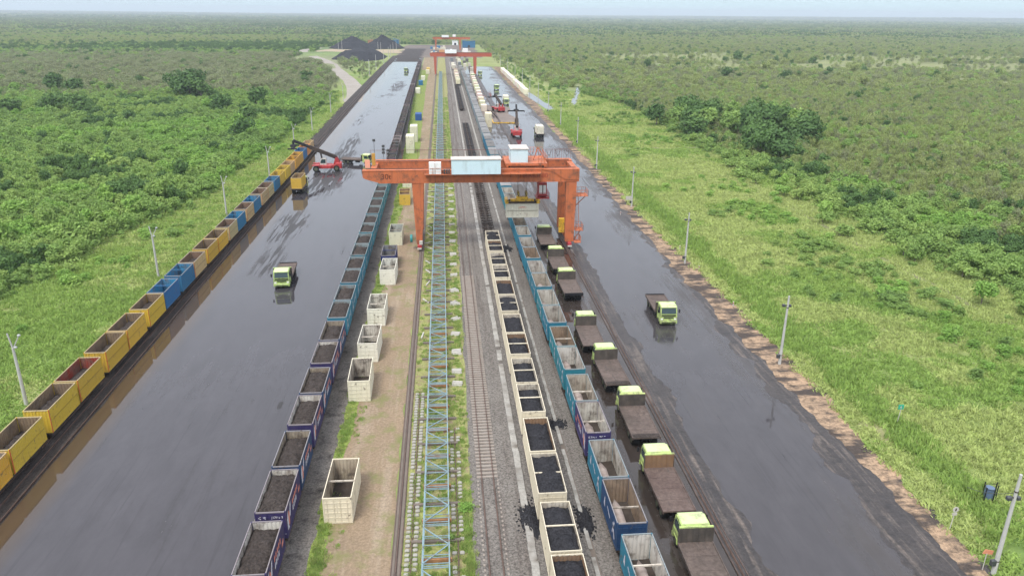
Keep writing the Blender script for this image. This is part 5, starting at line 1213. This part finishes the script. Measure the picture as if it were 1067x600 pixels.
for i in range(16):
    x = R.uniform(-18, 30); y = R.uniform(800, 1010); c = R.choice([(.66, .62, .5), (.6, .3, .12), (.02, .16, .32), (.7, .7, .68)])
    container(x, y, .04, c, CRI, 'container scattered at the far end of the yard', 'containers scattered at the far end', rz=R.choice((0, math.pi/2)), roof=True, far=True)
for i in range(26):
    x = R.uniform(-10, 30); y = R.uniform(590, 800); c = R.choice([(.5, .47, .38), (.15, .17, .18), (.6, .57, .46), (.3, .3, .3), (.1, .09, .09)]); x = R.choice([8.6, 14.2, 18.6, 22]) + R.uniform(-.3, .3)
    container(x, y, .04 if x > 16 else ZD, c, CRI, 'container beyond the distant red crane on the tracks', 'containers beyond the distant crane', roof=True, far=True)
# yellow T shaped barrier and dry patch far right of the train
o = link('dry_patch', MB().grid(lambda u, v: (17.5+u*12+1.2*math.sin(v*11), 306+v*60+3*math.sin(u*7), .05), 10, 16, pbr('dry_patch', (.25, .205, .175), .9, var=(.15, (.14, .12, .11), .7))).mesh('dry_patch', True)); tag(o, kind='structure')
tag(link('yellow_barrier', MB().box(-4.5, 5.5, -.25, .25, 0, .35, M_yel).box(-4.9, -4.5, -.25, 28, 0, .35, M_yel).mesh('yellow_barrier'), None, (24.5, 303, .06)), 'low yellow barrier with an angle, lying on the ground beyond the crane', 'barrier')
cr = link('spare_bogies', None, None, (21.6, 318, .06), .05); tag(cr, 'double row of dark wheelsets parked on the dry patch beyond the crane', 'wheelsets')
for k in range(8):
    link('wheelset', MB().cyl((-.9, 0, .4), (.9, 0, .4), .08, M_wheel, n=6).cyl((-.7, 0, .4), (-.55, 0, .4), .42, M_dark, n=12).cyl((.55, 0, .4), (.7, 0, .4), .42, M_dark, n=12).mesh('spare_wheelset'), cr, (0, k*3, 0))

# ------------------------------------------------------------------ vegetation
def leaf_cloud(seed, lobes, n, size, mat, stem=None, core=None):
    """leaf clumps spread through several lobes; unit plant about 1 wide and 1 high"""
    rr = random.Random(seed); mb = MB()
    L = []
    for k in range(lobes):
        a = rr.uniform(0, 6.28); d = rr.uniform(.0, .30) if k else 0
        L.append((d*math.cos(a), d*math.sin(a), rr.uniform(.35, .72) if k else .55, rr.uniform(.16, .30), rr.uniform(.16, .30)))
    wts = [l[3]**2*l[4] for l in L]
    for k in range(n):
        l = rr.choices(L, wts)[0]
        u = rr.uniform(-.5, 1); t = rr.uniform(0, 6.283); s = math.sqrt(max(0, 1-u*u)); q = rr.uniform(.55, 1.08)
        c = Vector((l[0]+l[3]*q*s*math.cos(t), l[1]+l[3]*q*s*math.sin(t), max(.03, l[2]+l[4]*q*u)))
        nrm = Vector((s*math.cos(t), s*math.sin(t), u+.2)).normalized()+Vector((rr.uniform(-.9, .9), rr.uniform(-.9, .9), rr.uniform(-.9, .7)))
        nrm.normalize(); a = nrm.orthogonal().normalized(); b = nrm.cross(a); th = rr.uniform(0, 3.14)
        a, b = a*math.cos(th)+b*math.sin(th), b*math.cos(th)-a*math.sin(th); z = size*rr.uniform(.6, 1.3)
        mb.add([c-a*z, c+b*z*.6, c+a*z, c-b*z*.6], [(0, 1, 2, 3)], mat)
    return mb
def skirt(mb, seed, n, size, mat):
    rr = random.Random(seed)
    for k in range(n):
        a = rr.uniform(0, 6.283); d = rr.uniform(.1, .42); c = Vector((d*math.cos(a), d*math.sin(a), rr.uniform(.04, .35)))
        nrm = Vector((math.cos(a), math.sin(a), rr.uniform(.2, 1.2))).normalized(); u = nrm.orthogonal().normalized(); v = nrm.cross(u); z = size*rr.uniform(.6, 1.2)
        mb.add([c-u*z, c+v*z*.6, c+u*z, c-v*z*.6], [(0, 1, 2, 3)], mat)
def twigs(mb, seed, n, mat, h=.8, r=.012, spread=.3):
    rr = random.Random(seed)
    for k in range(n):
        a = rr.uniform(0, 6.28); d = rr.uniform(.1, spread)
        mb.bar((0+.05*math.cos(a), .05*math.sin(a), 0), (d*math.cos(a), d*math.sin(a), rr.uniform(.6, 1)*h), r, r, mat)
def bush_mesh(kind, seed, n=230, size=.085):
    mb = leaf_cloud(seed, R.choice((6, 7, 9)), n, size, LEAF[kind]); skirt(mb, seed, n//3, size*1.1, LEAF[kind])
    if kind in ('olive', 'brown'): twigs(mb, seed, 5, M_bark, .85, .013)
    return mb.mesh('%s_shrub' % kind)
def grove_mesh(kind, seed):
    """a clump of several crowns seen from far"""
    mb = MB(); rr = random.Random(seed)
    for k in range(9):
        s = rr.uniform(.16, .30); ox, oy = rr.uniform(-.4, .4), rr.uniform(-.4, .4); sub = leaf_cloud(seed*10+k, 3, 34, .20, LEAF[kind]); hh = rr.uniform(.55, 1.0)
        mb.add([(v[0]*s*1.25+ox, v[1]*s*1.25+oy, v[2]*hh) for v in sub.v], sub.f, LEAF[kind])
    return mb.mesh('%s_grove' % kind)
KINDS = ['bush', 'bright', 'dark', 'olive', 'brown']
BM = {k: [bush_mesh(k, 100*i+j, 420 if k != 'olive' else 300, .062 if k not in ('olive', 'brown') else .046) for j in range(3)] for i, k in enumerate(KINDS)}
GMESH = {k: [grove_mesh(k, 40*i+j+7) for j in range(2)] for i, k in enumerate(['bush', 'dark', 'olive', 'brown', 'far'])}
def tuft_mesh(kind, seed, n=46, h=.42, rad=.62):
    rr = random.Random(seed); mb = MB()
    for k in range(n):
        a = rr.uniform(0, 6.28); d = rad*math.sqrt(rr.random()); x, y = d*math.cos(a), d*math.sin(a); t = rr.uniform(0, 6.28); wv = rr.uniform(.03, .06); hh = h*rr.uniform(.5, 1.2); lx, ly = rr.uniform(-.22, .22), rr.uniform(-.22, .22)
        c, s = math.cos(t)*wv, math.sin(t)*wv
        mb.add([(x-c, y-s, -.02), (x+c, y+s, -.02), (x+lx*.5+c*.7, y+ly*.5+s*.7, hh*.6), (x+lx, y+ly, hh), (x+lx*.5-c*.7, y+ly*.5-s*.7, hh*.6)], [(0, 1, 2, 3, 4)], LEAF[kind])
    return mb.mesh('%s_tuft' % kind)
rng = np.random.default_rng(5)
def sample(n, y0, y1, wleft=-.80, wright=1.02, power=1.0):
    Y = (y0**2+(y1**2-y0**2)*rng.random(n))**.5; A = wleft+(wright-wleft)*rng.random(n); return Y*A, Y
def keep_out(X, Y):
    """true where plants may stand"""
    yard = (X > -44.5-.012*np.maximum(Y-60, 0)) & (X < np.interp(Y, [40, 60, 78, 107, 150, 250, 500, 1090], [42.3, 42.9, 43.5, 43.5, 43., 44.5, 47.5, 50])) & (Y < 1090)
    pts = [(-44, 380), (-47, 420), (-55, 480), (-68, 545), (-84, 620), (-99, 692), (-128, 790), (-152, 880), (-155, 930), (-140, 975)]
    rx = np.interp(Y, [p[1] for p in pts], [p[0] for p in pts]); road = (np.abs(X-rx) < 8) & (Y > 375) & (Y < 985)
    pile_ = (X > -142) & (X < -44) & (Y > 690) & (Y < 1015)
    px = np.interp(Y, [30, 80, 120, 158, 183, 205, 250, 300, 370, 430], [86, 81, 79.2, 79, 77.8, 74, 69, 67, 78, 88]); path_ = (np.abs(X-px) < .5) & (Y < 440)
    pond_ = ((X > 42) & (X < 53) & (Y > 342) & (Y < 438)) | ((np.abs(X-(63+(Y-366)*.195)) < 3) & (Y > 362) & (Y < 470))
    cross = (np.abs(Y-242.5) < 2) & (X > 40) & (X < 95)
    return ~(yard | road | pile_ | path_ | pond_ | cross)
def choose_kind(X, Y, u):
    veg, olive, brown, dark, plain = cover(X, Y)
    k = np.zeros(len(X), int)
    br = fbm(X, Y, 18, 61)
    k[(br > .60)] = 1; k[(br < .36)] = 2
    k[u < dark*.75] = 2
    k[(k == 1) & (np.hypot(X, Y) > 330) & (br < .72)] = 0
    k[(u > .10) & (u < .10+.84*olive)] = 3
    k[(u > .1) & (u < .1+.8*brown)] = 4
    k[(k == 3) & (rng.random(len(X)) < .22)] = 4
    return k, veg, plain
def scatter(name, protos, X, Y, Z, S, K, SZ, label=None):
    """instances on points: one uncountable mass of plants"""
    me = bpy.data.meshes.new(name); me.from_pydata(np.stack([X, Y, Z], -1).tolist(), [], [])
    for nm, ty, d in (('psize', 'FLOAT_VECTOR', np.stack([S, S, SZ], -1)), ('pkind', 'INT', K), ('prot', 'FLOAT', rng.random(len(X))*6.283)):
        a = me.attributes.new(nm, ty, 'POINT'); a.data.foreach_set('vector' if ty == 'FLOAT_VECTOR' else 'value', np.ascontiguousarray(d, dtype=np.int32 if ty == 'INT' else np.float32).ravel())
    o = link(name, me); tag(o, label or 'dense wild shrubs covering the plain', 'plants', kind='stuff')
    g = bpy.data.node_groups.new(name, 'GeometryNodeTree')
    g.interface.new_socket('Geometry', in_out='INPUT', socket_type='NodeSocketGeometry'); g.interface.new_socket('Geometry', in_out='OUTPUT', socket_type='NodeSocketGeometry')
    gi, go = g.nodes.new('NodeGroupInput'), g.nodes.new('NodeGroupOutput'); ip = g.nodes.new('GeometryNodeInstanceOnPoints'); jn = g.nodes.new('GeometryNodeJoinGeometry')
    for p in reversed(protos):
        oi = g.nodes.new('GeometryNodeObjectInfo'); oi.transform_space = 'ORIGINAL'; oi.inputs['Object'].default_value = p; oi.inputs['As Instance'].default_value = True
        g.links.new(oi.outputs['Geometry'], jn.inputs[0])
    def attr(nm, ty):
        n = g.nodes.new('GeometryNodeInputNamedAttribute'); n.data_type = ty; n.inputs['Name'].default_value = nm
        return [s for s in n.outputs if s.enabled and s.name == 'Attribute'][0]
    ip.inputs['Pick Instance'].default_value = True
    g.links.new(gi.outputs[0], ip.inputs['Points']); g.links.new(jn.outputs[0], ip.inputs['Instance'])
    g.links.new(attr('pkind', 'INT'), ip.inputs['Instance Index']); g.links.new(attr('psize', 'FLOAT_VECTOR'), ip.inputs['Scale'])
    cx = g.nodes.new('ShaderNodeCombineXYZ'); g.links.new(attr('prot', 'FLOAT'), cx.inputs['Z'])
    er = g.nodes.new('FunctionNodeEulerToRotation'); g.links.new(cx.outputs[0], er.inputs[0]); g.links.new(er.outputs[0], ip.inputs['Rotation'])
    g.links.new(ip.outputs[0], go.inputs[0]); md = o.modifiers.new('scatter', 'NODES'); md.node_group = g
    return o
# the 300 shrubs nearest to the yard: things of their own; they also lend their meshes to the mass
X, Y = sample(60000, 60, 430)
u = rng.random(len(X)); K, veg, plain = choose_kind(X, Y, u)
dens = veg*(1-.7*plain)*.95
# stray bushes in the grass
stray = (fbm(X, Y, 12, 90) > .58)*.30*(X > 54)*(.35+.65*smooth(54, 76, X))+(fbm(X, Y, 10, 91) > .55)*.32*(X < -51)
diag = np.exp(-((X-69.5-4*(fbm(X, Y, 14, 44)-.5))/4.2)**2)*(Y < 165)*(X > 50)*.62*smooth(.38, .52, fbm(X, Y, 9, 45))
keep = keep_out(X, Y) & (rng.random(len(X)) < np.maximum(dens*np.where(X > 0, .78, 1), np.maximum(stray, diag)*(1-veg)))
instray = veg < .3
S = np.where(instray, rng.uniform(1.3, 3.2, len(X)), rng.uniform(2.0, 4.6, len(X))); S = np.where(K >= 3, S*.72, S)
SZ = S*np.where(instray, .62, rng.uniform(.6, 1.05, len(X))); SZ = np.where(K >= 3, SZ*1.6, SZ); SZ = np.where(K == 2, SZ*1.2, SZ)
K = np.where(instray & (K >= 2), 0, K)
X, Y, S, SZ, K = X[keep], Y[keep], S[keep], SZ[keep], K[keep]
order = np.argsort(np.hypot(X, Y)/S); fr = order[:280]; rest_ = order[280:]
def shrub_label(k, x, y):
    left = x < 0; n = int(round((y-80)/41.5))+(1 if left else 2); n = max(1, n)
    side = 'left' if left else 'right'; nm = 'forked pole on the left' if left else 'light pole on the right'
    d = abs(x)-(47 if left else 43); dd = 'close behind' if d < 18 else ('well behind' if d < 45 else 'far behind')
    s = ['rounded green', 'bright yellow green', 'dark green', 'thin grey olive', 'dull brown grey'][k]
    return '%s shrub %s the %s %s' % (s, dd, ordinal(n), nm), 'shrub', '%s shrubs %s the %s %s' % (s, dd, ordinal(n), nm)
LBL = ['rounded mid green wild shrub in the thicket beside the grass', 'bright yellow green wild shrub among the grass', 'dark green wild shrub in the thicket', 'thin grey olive scrub bush on the right', 'dull brown grey twiggy bush']
protos = {}
for i in fr:
    k = int(K[i]); v = int(rng.integers(3)); me = BM[k and KINDS[k] or 'bush'][v]
    o = link('shrub', me, None, (float(X[i]), float(Y[i]), -.05), float(rng.random()*6.28)); o.scale = (float(S[i]), float(S[i]), float(SZ[i]))
    tag(o, *shrub_label(k, X[i], Y[i]))
    protos.setdefault((k, v), o)
for k in range(5):      # every kind needs one standing example
    for v in range(3):
        if (k, v) not in protos:
            sx, sy = (-118-9*k-4*v, 190+12*v) if k in (0, 1, 2, 4) else (125+6*v, 190+9*v)
            o = link('shrub', BM[KINDS[k]][v], None, (sx, sy, -.05)); o.scale = (3, 3, 2); tag(o, *shrub_label(k, sx, sy)); protos[(k, v)] = o
plist = [protos[(k, v)] for k in range(5) for v in range(3)]
ri = rest_; scatter('shrubland', plist, X[ri], Y[ri], np.full(len(ri), -.06), S[ri], K[ri]*3+rng.integers(0, 3, len(ri)), SZ[ri], 'mass of green and olive wild shrubs on both sides of the yard')
# middle distance shrubs
X, Y = sample(150000, 430, 1500, -.74, .98)
u = rng.random(len(X)); K, veg, plain = choose_kind(X, Y, u)
keep = keep_out(X, Y) & (rng.random(len(X)) < np.maximum(veg*(1-.93*np.clip(plain*1.15, 0, 1))*.75, (veg < .5)*.38*(Y < 1060)))
X, Y, K, veg = X[keep], Y[keep], K[keep], veg[keep]; S = np.where(veg > .5, rng.uniform(3.2, 7.2, len(X)), rng.uniform(1.6, 3.4, len(X))); SZ = S*rng.uniform(.45, .85, len(X)); SZ = np.where(K >= 2, SZ*1.25, SZ)
scatter('middle_scrub', plist, X, Y, np.full(len(X), -.1), S, K*3+rng.integers(0, 3, len(X)), SZ, 'scrub and low trees of the middle distance')
# groves of the far plain: a few individual ones lend their meshes
GK = ['bush', 'dark', 'olive', 'brown', 'far']; gp = []
for i, k in enumerate(GK):
    for v in range(2):
        gx, gy = [(-520, 1540), (-470, 1600), (640, 1560), (-610, 1700), (300, 1650)][i]; o = link('grove', GMESH[k][v], None, (gx+40*v, gy+30*v, -.2)); o.scale = (26, 26, 7)
        tag(o, 'far off %s grove standing on the plain %s the tracks' % ({'bush': 'green', 'dark': 'dark green', 'olive': 'olive', 'brown': 'brownish', 'far': 'hazy'}[k], 'left of' if gx < 0 else 'right of'), 'grove', 'far %s groves' % k); o['kind'] = 'stuff'; del o['category']; gp.append(o)
def groves(n, y0, y1, s0, s1, h0, h1, name, label, cov):
    X, Y = sample(n, y0, y1, -.72, .96); u = rng.random(len(X)); veg, olive, brown, dark, plain = cover(X, Y)
    K = np.full(len(X), 4); K[u < .35] = 0; K[u < dark*.7] = 1; K[(u > .6) & (u < .6+.4*olive)] = 2; K[(u > .9)] = 3
    keep = keep_out(X, Y) & (rng.random(len(X)) < (1-.75*plain)*cov*(.55+.9*fbm(X, Y*2.5, 300, 55)))
    X, Y, K = X[keep], Y[keep], K[keep]; S = rng.uniform(s0, s1, len(X)); SZ = rng.uniform(h0, h1, len(X))
    d = np.hypot(X, Y); z = -.3+smooth(7800, 10500, d)*(1-smooth(11500, 13400, d))*(22+62*smooth(.1, .9, np.arctan2(X, Y)*(X > 0)))*fbm(X, Y, 2600, 77)
    scatter(name, gp, X, Y, z, S, K*2+rng.integers(0, 2, len(X)), SZ, label)
groves(60000, 1400, 4200, 14, 30, 5, 10, 'far_woodland', 'woodland of the far plain', .85)
groves(30000, 4200, 11800, 45, 110, 6, 16, 'horizon_woodland', 'woodland reaching to the horizon', .9)

# grass tufts
tk = [tuft_mesh('grass', 1), tuft_mesh('grass', 2, 40, .55), tuft_mesh('grassg', 3, 50, .38), tuft_mesh('grassg', 4, 46, .6)]
tp = []
for i, me in enumerate(tk):
    o = link('grass_tuft', me, None, (46.0+1.7*i, 60+3*i, 0)); tag(o, ['short pale grass tuft', 'taller pale grass tuft', 'short lush green grass tuft', 'tall lush green grass tuft'][i]+' at the roadside on the right', 'grass tuft'); tp.append(o)
X, Y = sample(260000, 42, 430, -.78, 1.0)
X2 = np.where(rng.random(len(X)) < .5, X, X); veg, *_ = cover(X, Y); lim = ((X > np.interp(Y, [40, 60, 78, 107, 150, 250, 500], [42.3, 42.9, 43.5, 43.5, 43., 44.5, 47.])) | (X < -44.6-.012*(Y-60)))
nb = fbm(X, Y, 30, 6); keep = lim & keep_out(X, Y) & (rng.random(len(X)) < (1-veg*.75)*np.clip(1.25-Y/400, .22, 1))
X, Y = X[keep], Y[keep]; lush = (fbm(X, Y, 9, 5) > .56) | ((X > 45.8) & (X < 49.3) & (Y < 330)) | ((X < 0) & (rng.random(len(X)) < .5))
K = np.where(lush, 2, 0)+rng.integers(0, 2, len(X)); S = rng.uniform(.8, 1.7, len(X))*(1+Y/260)
scatter('roadside_grass', tp, X, Y, np.full(len(X), -.01), S, K, S*rng.uniform(.3, .62, len(X))*np.where(lush & (X > 45.6) & (X < 49.4), 1.35, .8), 'tall wild grass of the verges')
# weeds along the strips between the tracks
n = 15000; Yw = 40+(rng.random(n)**1.6)*360; which = rng.random(n)
tr_ = np.interp(Yw, [40, 180, 410, 700], [-11.3, -11.5, -15.2, -17.5])
Xw = np.where(which < .26, tr_+rng.normal(.38, .22, n), np.where(which < .44, 1.2+rng.normal(0, .25, n)+.004*np.minimum(Yw-40, 150), np.where(which < .95, rng.uniform(-3.9, 1.5, n), tr_+rng.uniform(.6, 2.0, n))))
kp = rng.random(n) < np.clip(.25+1.5*(fbm(Xw*3, Yw, 6, 15)-.35), 0, 1); Xw, Yw = Xw[kp], Yw[kp]
S = rng.uniform(.25, .65, len(Xw)); scatter('track_weeds', tp, Xw, Yw, np.full(len(Xw), .03), S, rng.integers(1, 4, len(Xw)), S*.8, 'weeds growing between the tracks')

# individual trees
def tree_mesh(seed, kind, n=620, size=.062):
    rr = random.Random(seed); c = leaf_cloud(seed, rr.choice((7, 8, 9)), n, size, LEAF[kind]); 
    t = MB(); t.cyl((0, 0, -.02), (.01, .01, .45), .028, M_bark, .016, 8)
    for k in range(6):
        a = rr.uniform(0, 6.28); d = rr.uniform(.15, .32); z = rr.uniform(.2, .42); t.cyl((.0, .0, z), (d*math.cos(a), d*math.sin(a), z+rr.uniform(.15, .35)), .011, M_bark, .004, 5)
    return c.mesh('crown'), t.mesh('trunk')
TR = {k: [tree_mesh(500+i*10+j, k) for j in range(3)] for i, k in enumerate(['dark', 'bush', 'bright', 'olive'])}
TR['thin'] = [tree_mesh(800+j, 'olive', 170, .04) for j in range(3)]
def tree(x, y, wd, h, kind, label, group):
    c, tk_ = R.choice(TR[kind]); t = link('tree', None, None, (x, y, -.1), R.uniform(0, 6.28)); t.scale = (wd, wd, h*1.15); tag(t, label, 'tree', group)
    link('crown', c, t); link('trunk', tk_, t)
rr = random.Random(3)
for i in range(34):     # dark wood on the right
    u_ = rr.random(); x = 84+u_*50+rr.uniform(-4, 4); y = 292-u_*28+rr.uniform(-30, 26); k = rr.choice(('dark', 'dark', 'bush'))
    tree(x, y, rr.uniform(9, 14), rr.uniform(7.5, 11.5), k, '%s tree in the dark wood right of the road' % ('dark green' if k == 'dark' else 'mid green'), 'trees of the dark wood on the right')
for i in range(6): tree(100+rr.uniform(-8, 8), 226+rr.uniform(-8, 8), rr.uniform(9, 12), rr.uniform(7, 9), 'dark', 'dark tree at the near end of the dark wood on the right', 'trees at the near end of the dark wood')
for x, y, wd, h in [(-124, 392, 19, 13), (-131, 398, 14, 11), (-117, 385, 13, 10), (-83, 350, 12, 9), (-150, 330, 13, 8), (-163, 335, 12, 8), (-176, 330, 13, 8), (-99, 345, 12, 8), (-93, 330, 10, 8), (-68, 262, 9, 7), (-74, 300, 10, 8), (-228, 372, 17, 9), (-240, 380, 13, 9), (-190, 420, 14, 9), (-205, 428, 14, 9)]:
    tree(x, y, wd, h, 'dark', 'dark rounded tree rising above the green thicket on the left', 'dark trees in the left thicket')
tree(-88, 160, 6.5, 4.5, 'bright', 'yellow green leafy small tree at the edge of the left thicket', None)
for x, y in [(-72, 168), (-66, 192), (-63, 214), (-78, 150), (-95, 142), (-102, 176), (-70, 236), (-86, 205), (-108, 228), (-120, 200)]: tree(x, y, rr.uniform(5, 8), rr.uniform(4, 6.5), rr.choice(('bush', 'dark')), 'medium green tree at the front of the left thicket', 'trees at the front of the left thicket')
for i in range(70):     # low trees through the left thicket
    y = 120+rr.random()**1.3*300; x = float(bush_edge_left(y))-6-rr.random()**1.2*(y*.72-40); k = rr.choice(('bush', 'bush', 'bush', 'bright', 'dark'))
    tree(x, y, rr.uniform(4.5, 7.5), rr.uniform(3.8, 6.2), k, '%s low tree standing up out of the left thicket' % {'bush': 'mid green', 'bright': 'bright green', 'dark': 'dark green'}[k], 'low %s trees in the left thicket' % k)
tree(277, 714, 13, 11, 'dark', 'lone dark tree standing on the pale plain far right', None); tree(262, 708, 7, 5, 'dark', 'small dark tree just left of the lone tree on the plain', None)
for i in range(16):
    t_ = i/15; tree(81+rr.uniform(-1.5, 7), 88+t_*120+rr.uniform(-4, 4), rr.uniform(4, 6.5), rr.uniform(2.6, 4.4), rr.choice(('bright', 'bush')), 'leafy bright green tree along the path on the right', 'bright trees along the right path')
for i in range(46):
    x = rr.uniform(112, 235); y = rr.uniform(120, 330)
    if x < y*1.0: tree(x+.1*y, y, rr.uniform(3.5, 6), rr.uniform(5, 8), 'thin', 'thin grey olive tree standing above the scrub on the right', 'thin trees in the right scrub')
for i in range(30):
    y = rr.uniform(420, 900); x = rr.uniform(.25, .9)*y; tree(x, y, rr.uniform(7, 11), rr.uniform(6, 9), rr.choice(('dark', 'olive', 'olive')), 'scattered tree on the pale plain far right', 'scattered trees on the right plain')
# bundle of greenery by the tracks
o = link('shrub', BM['bright'][0], None, (1.15, 55.6, 0)); o.scale = (1.9, 1.5, .9); tag(o, 'small bright green bush beside the blue truss and the nearest track', 'shrub')
o = link('shrub', BM['bush'][1], None, (-.1, 51.6, 0)); o.scale = (1.1, 1.0, .7); tag(o, 'smaller weed bush beside the blue truss, nearest to the camera', 'shrub')

# ------------------------------------------------------------------ haze
hz = MB().box(-13000, 13000, -13000, 13000, -8, 110, M_lamp); me = hz.mesh('haze'); me.materials.clear()
m = bpy.data.materials.new('haze_air'); m.use_nodes = True; t = m.node_tree; t.nodes.clear(); o_ = N(t, 'ShaderNodeOutputMaterial'); v = N(t, 'ShaderNodeVolumePrincipled')
setin(v, {'Color': (.80, .90, 1.0, 1), 'Density': .00015, 'Anisotropy': .1}); t.links.new(v.outputs[0], o_.inputs['Volume']); me.materials.append(m)
tag(link('haze', me), kind='stuff')
print('objects', len(bpy.data.objects), 'tris', sum(len(p.data.polygons) for p in bpy.data.objects if p.type == 'MESH'))
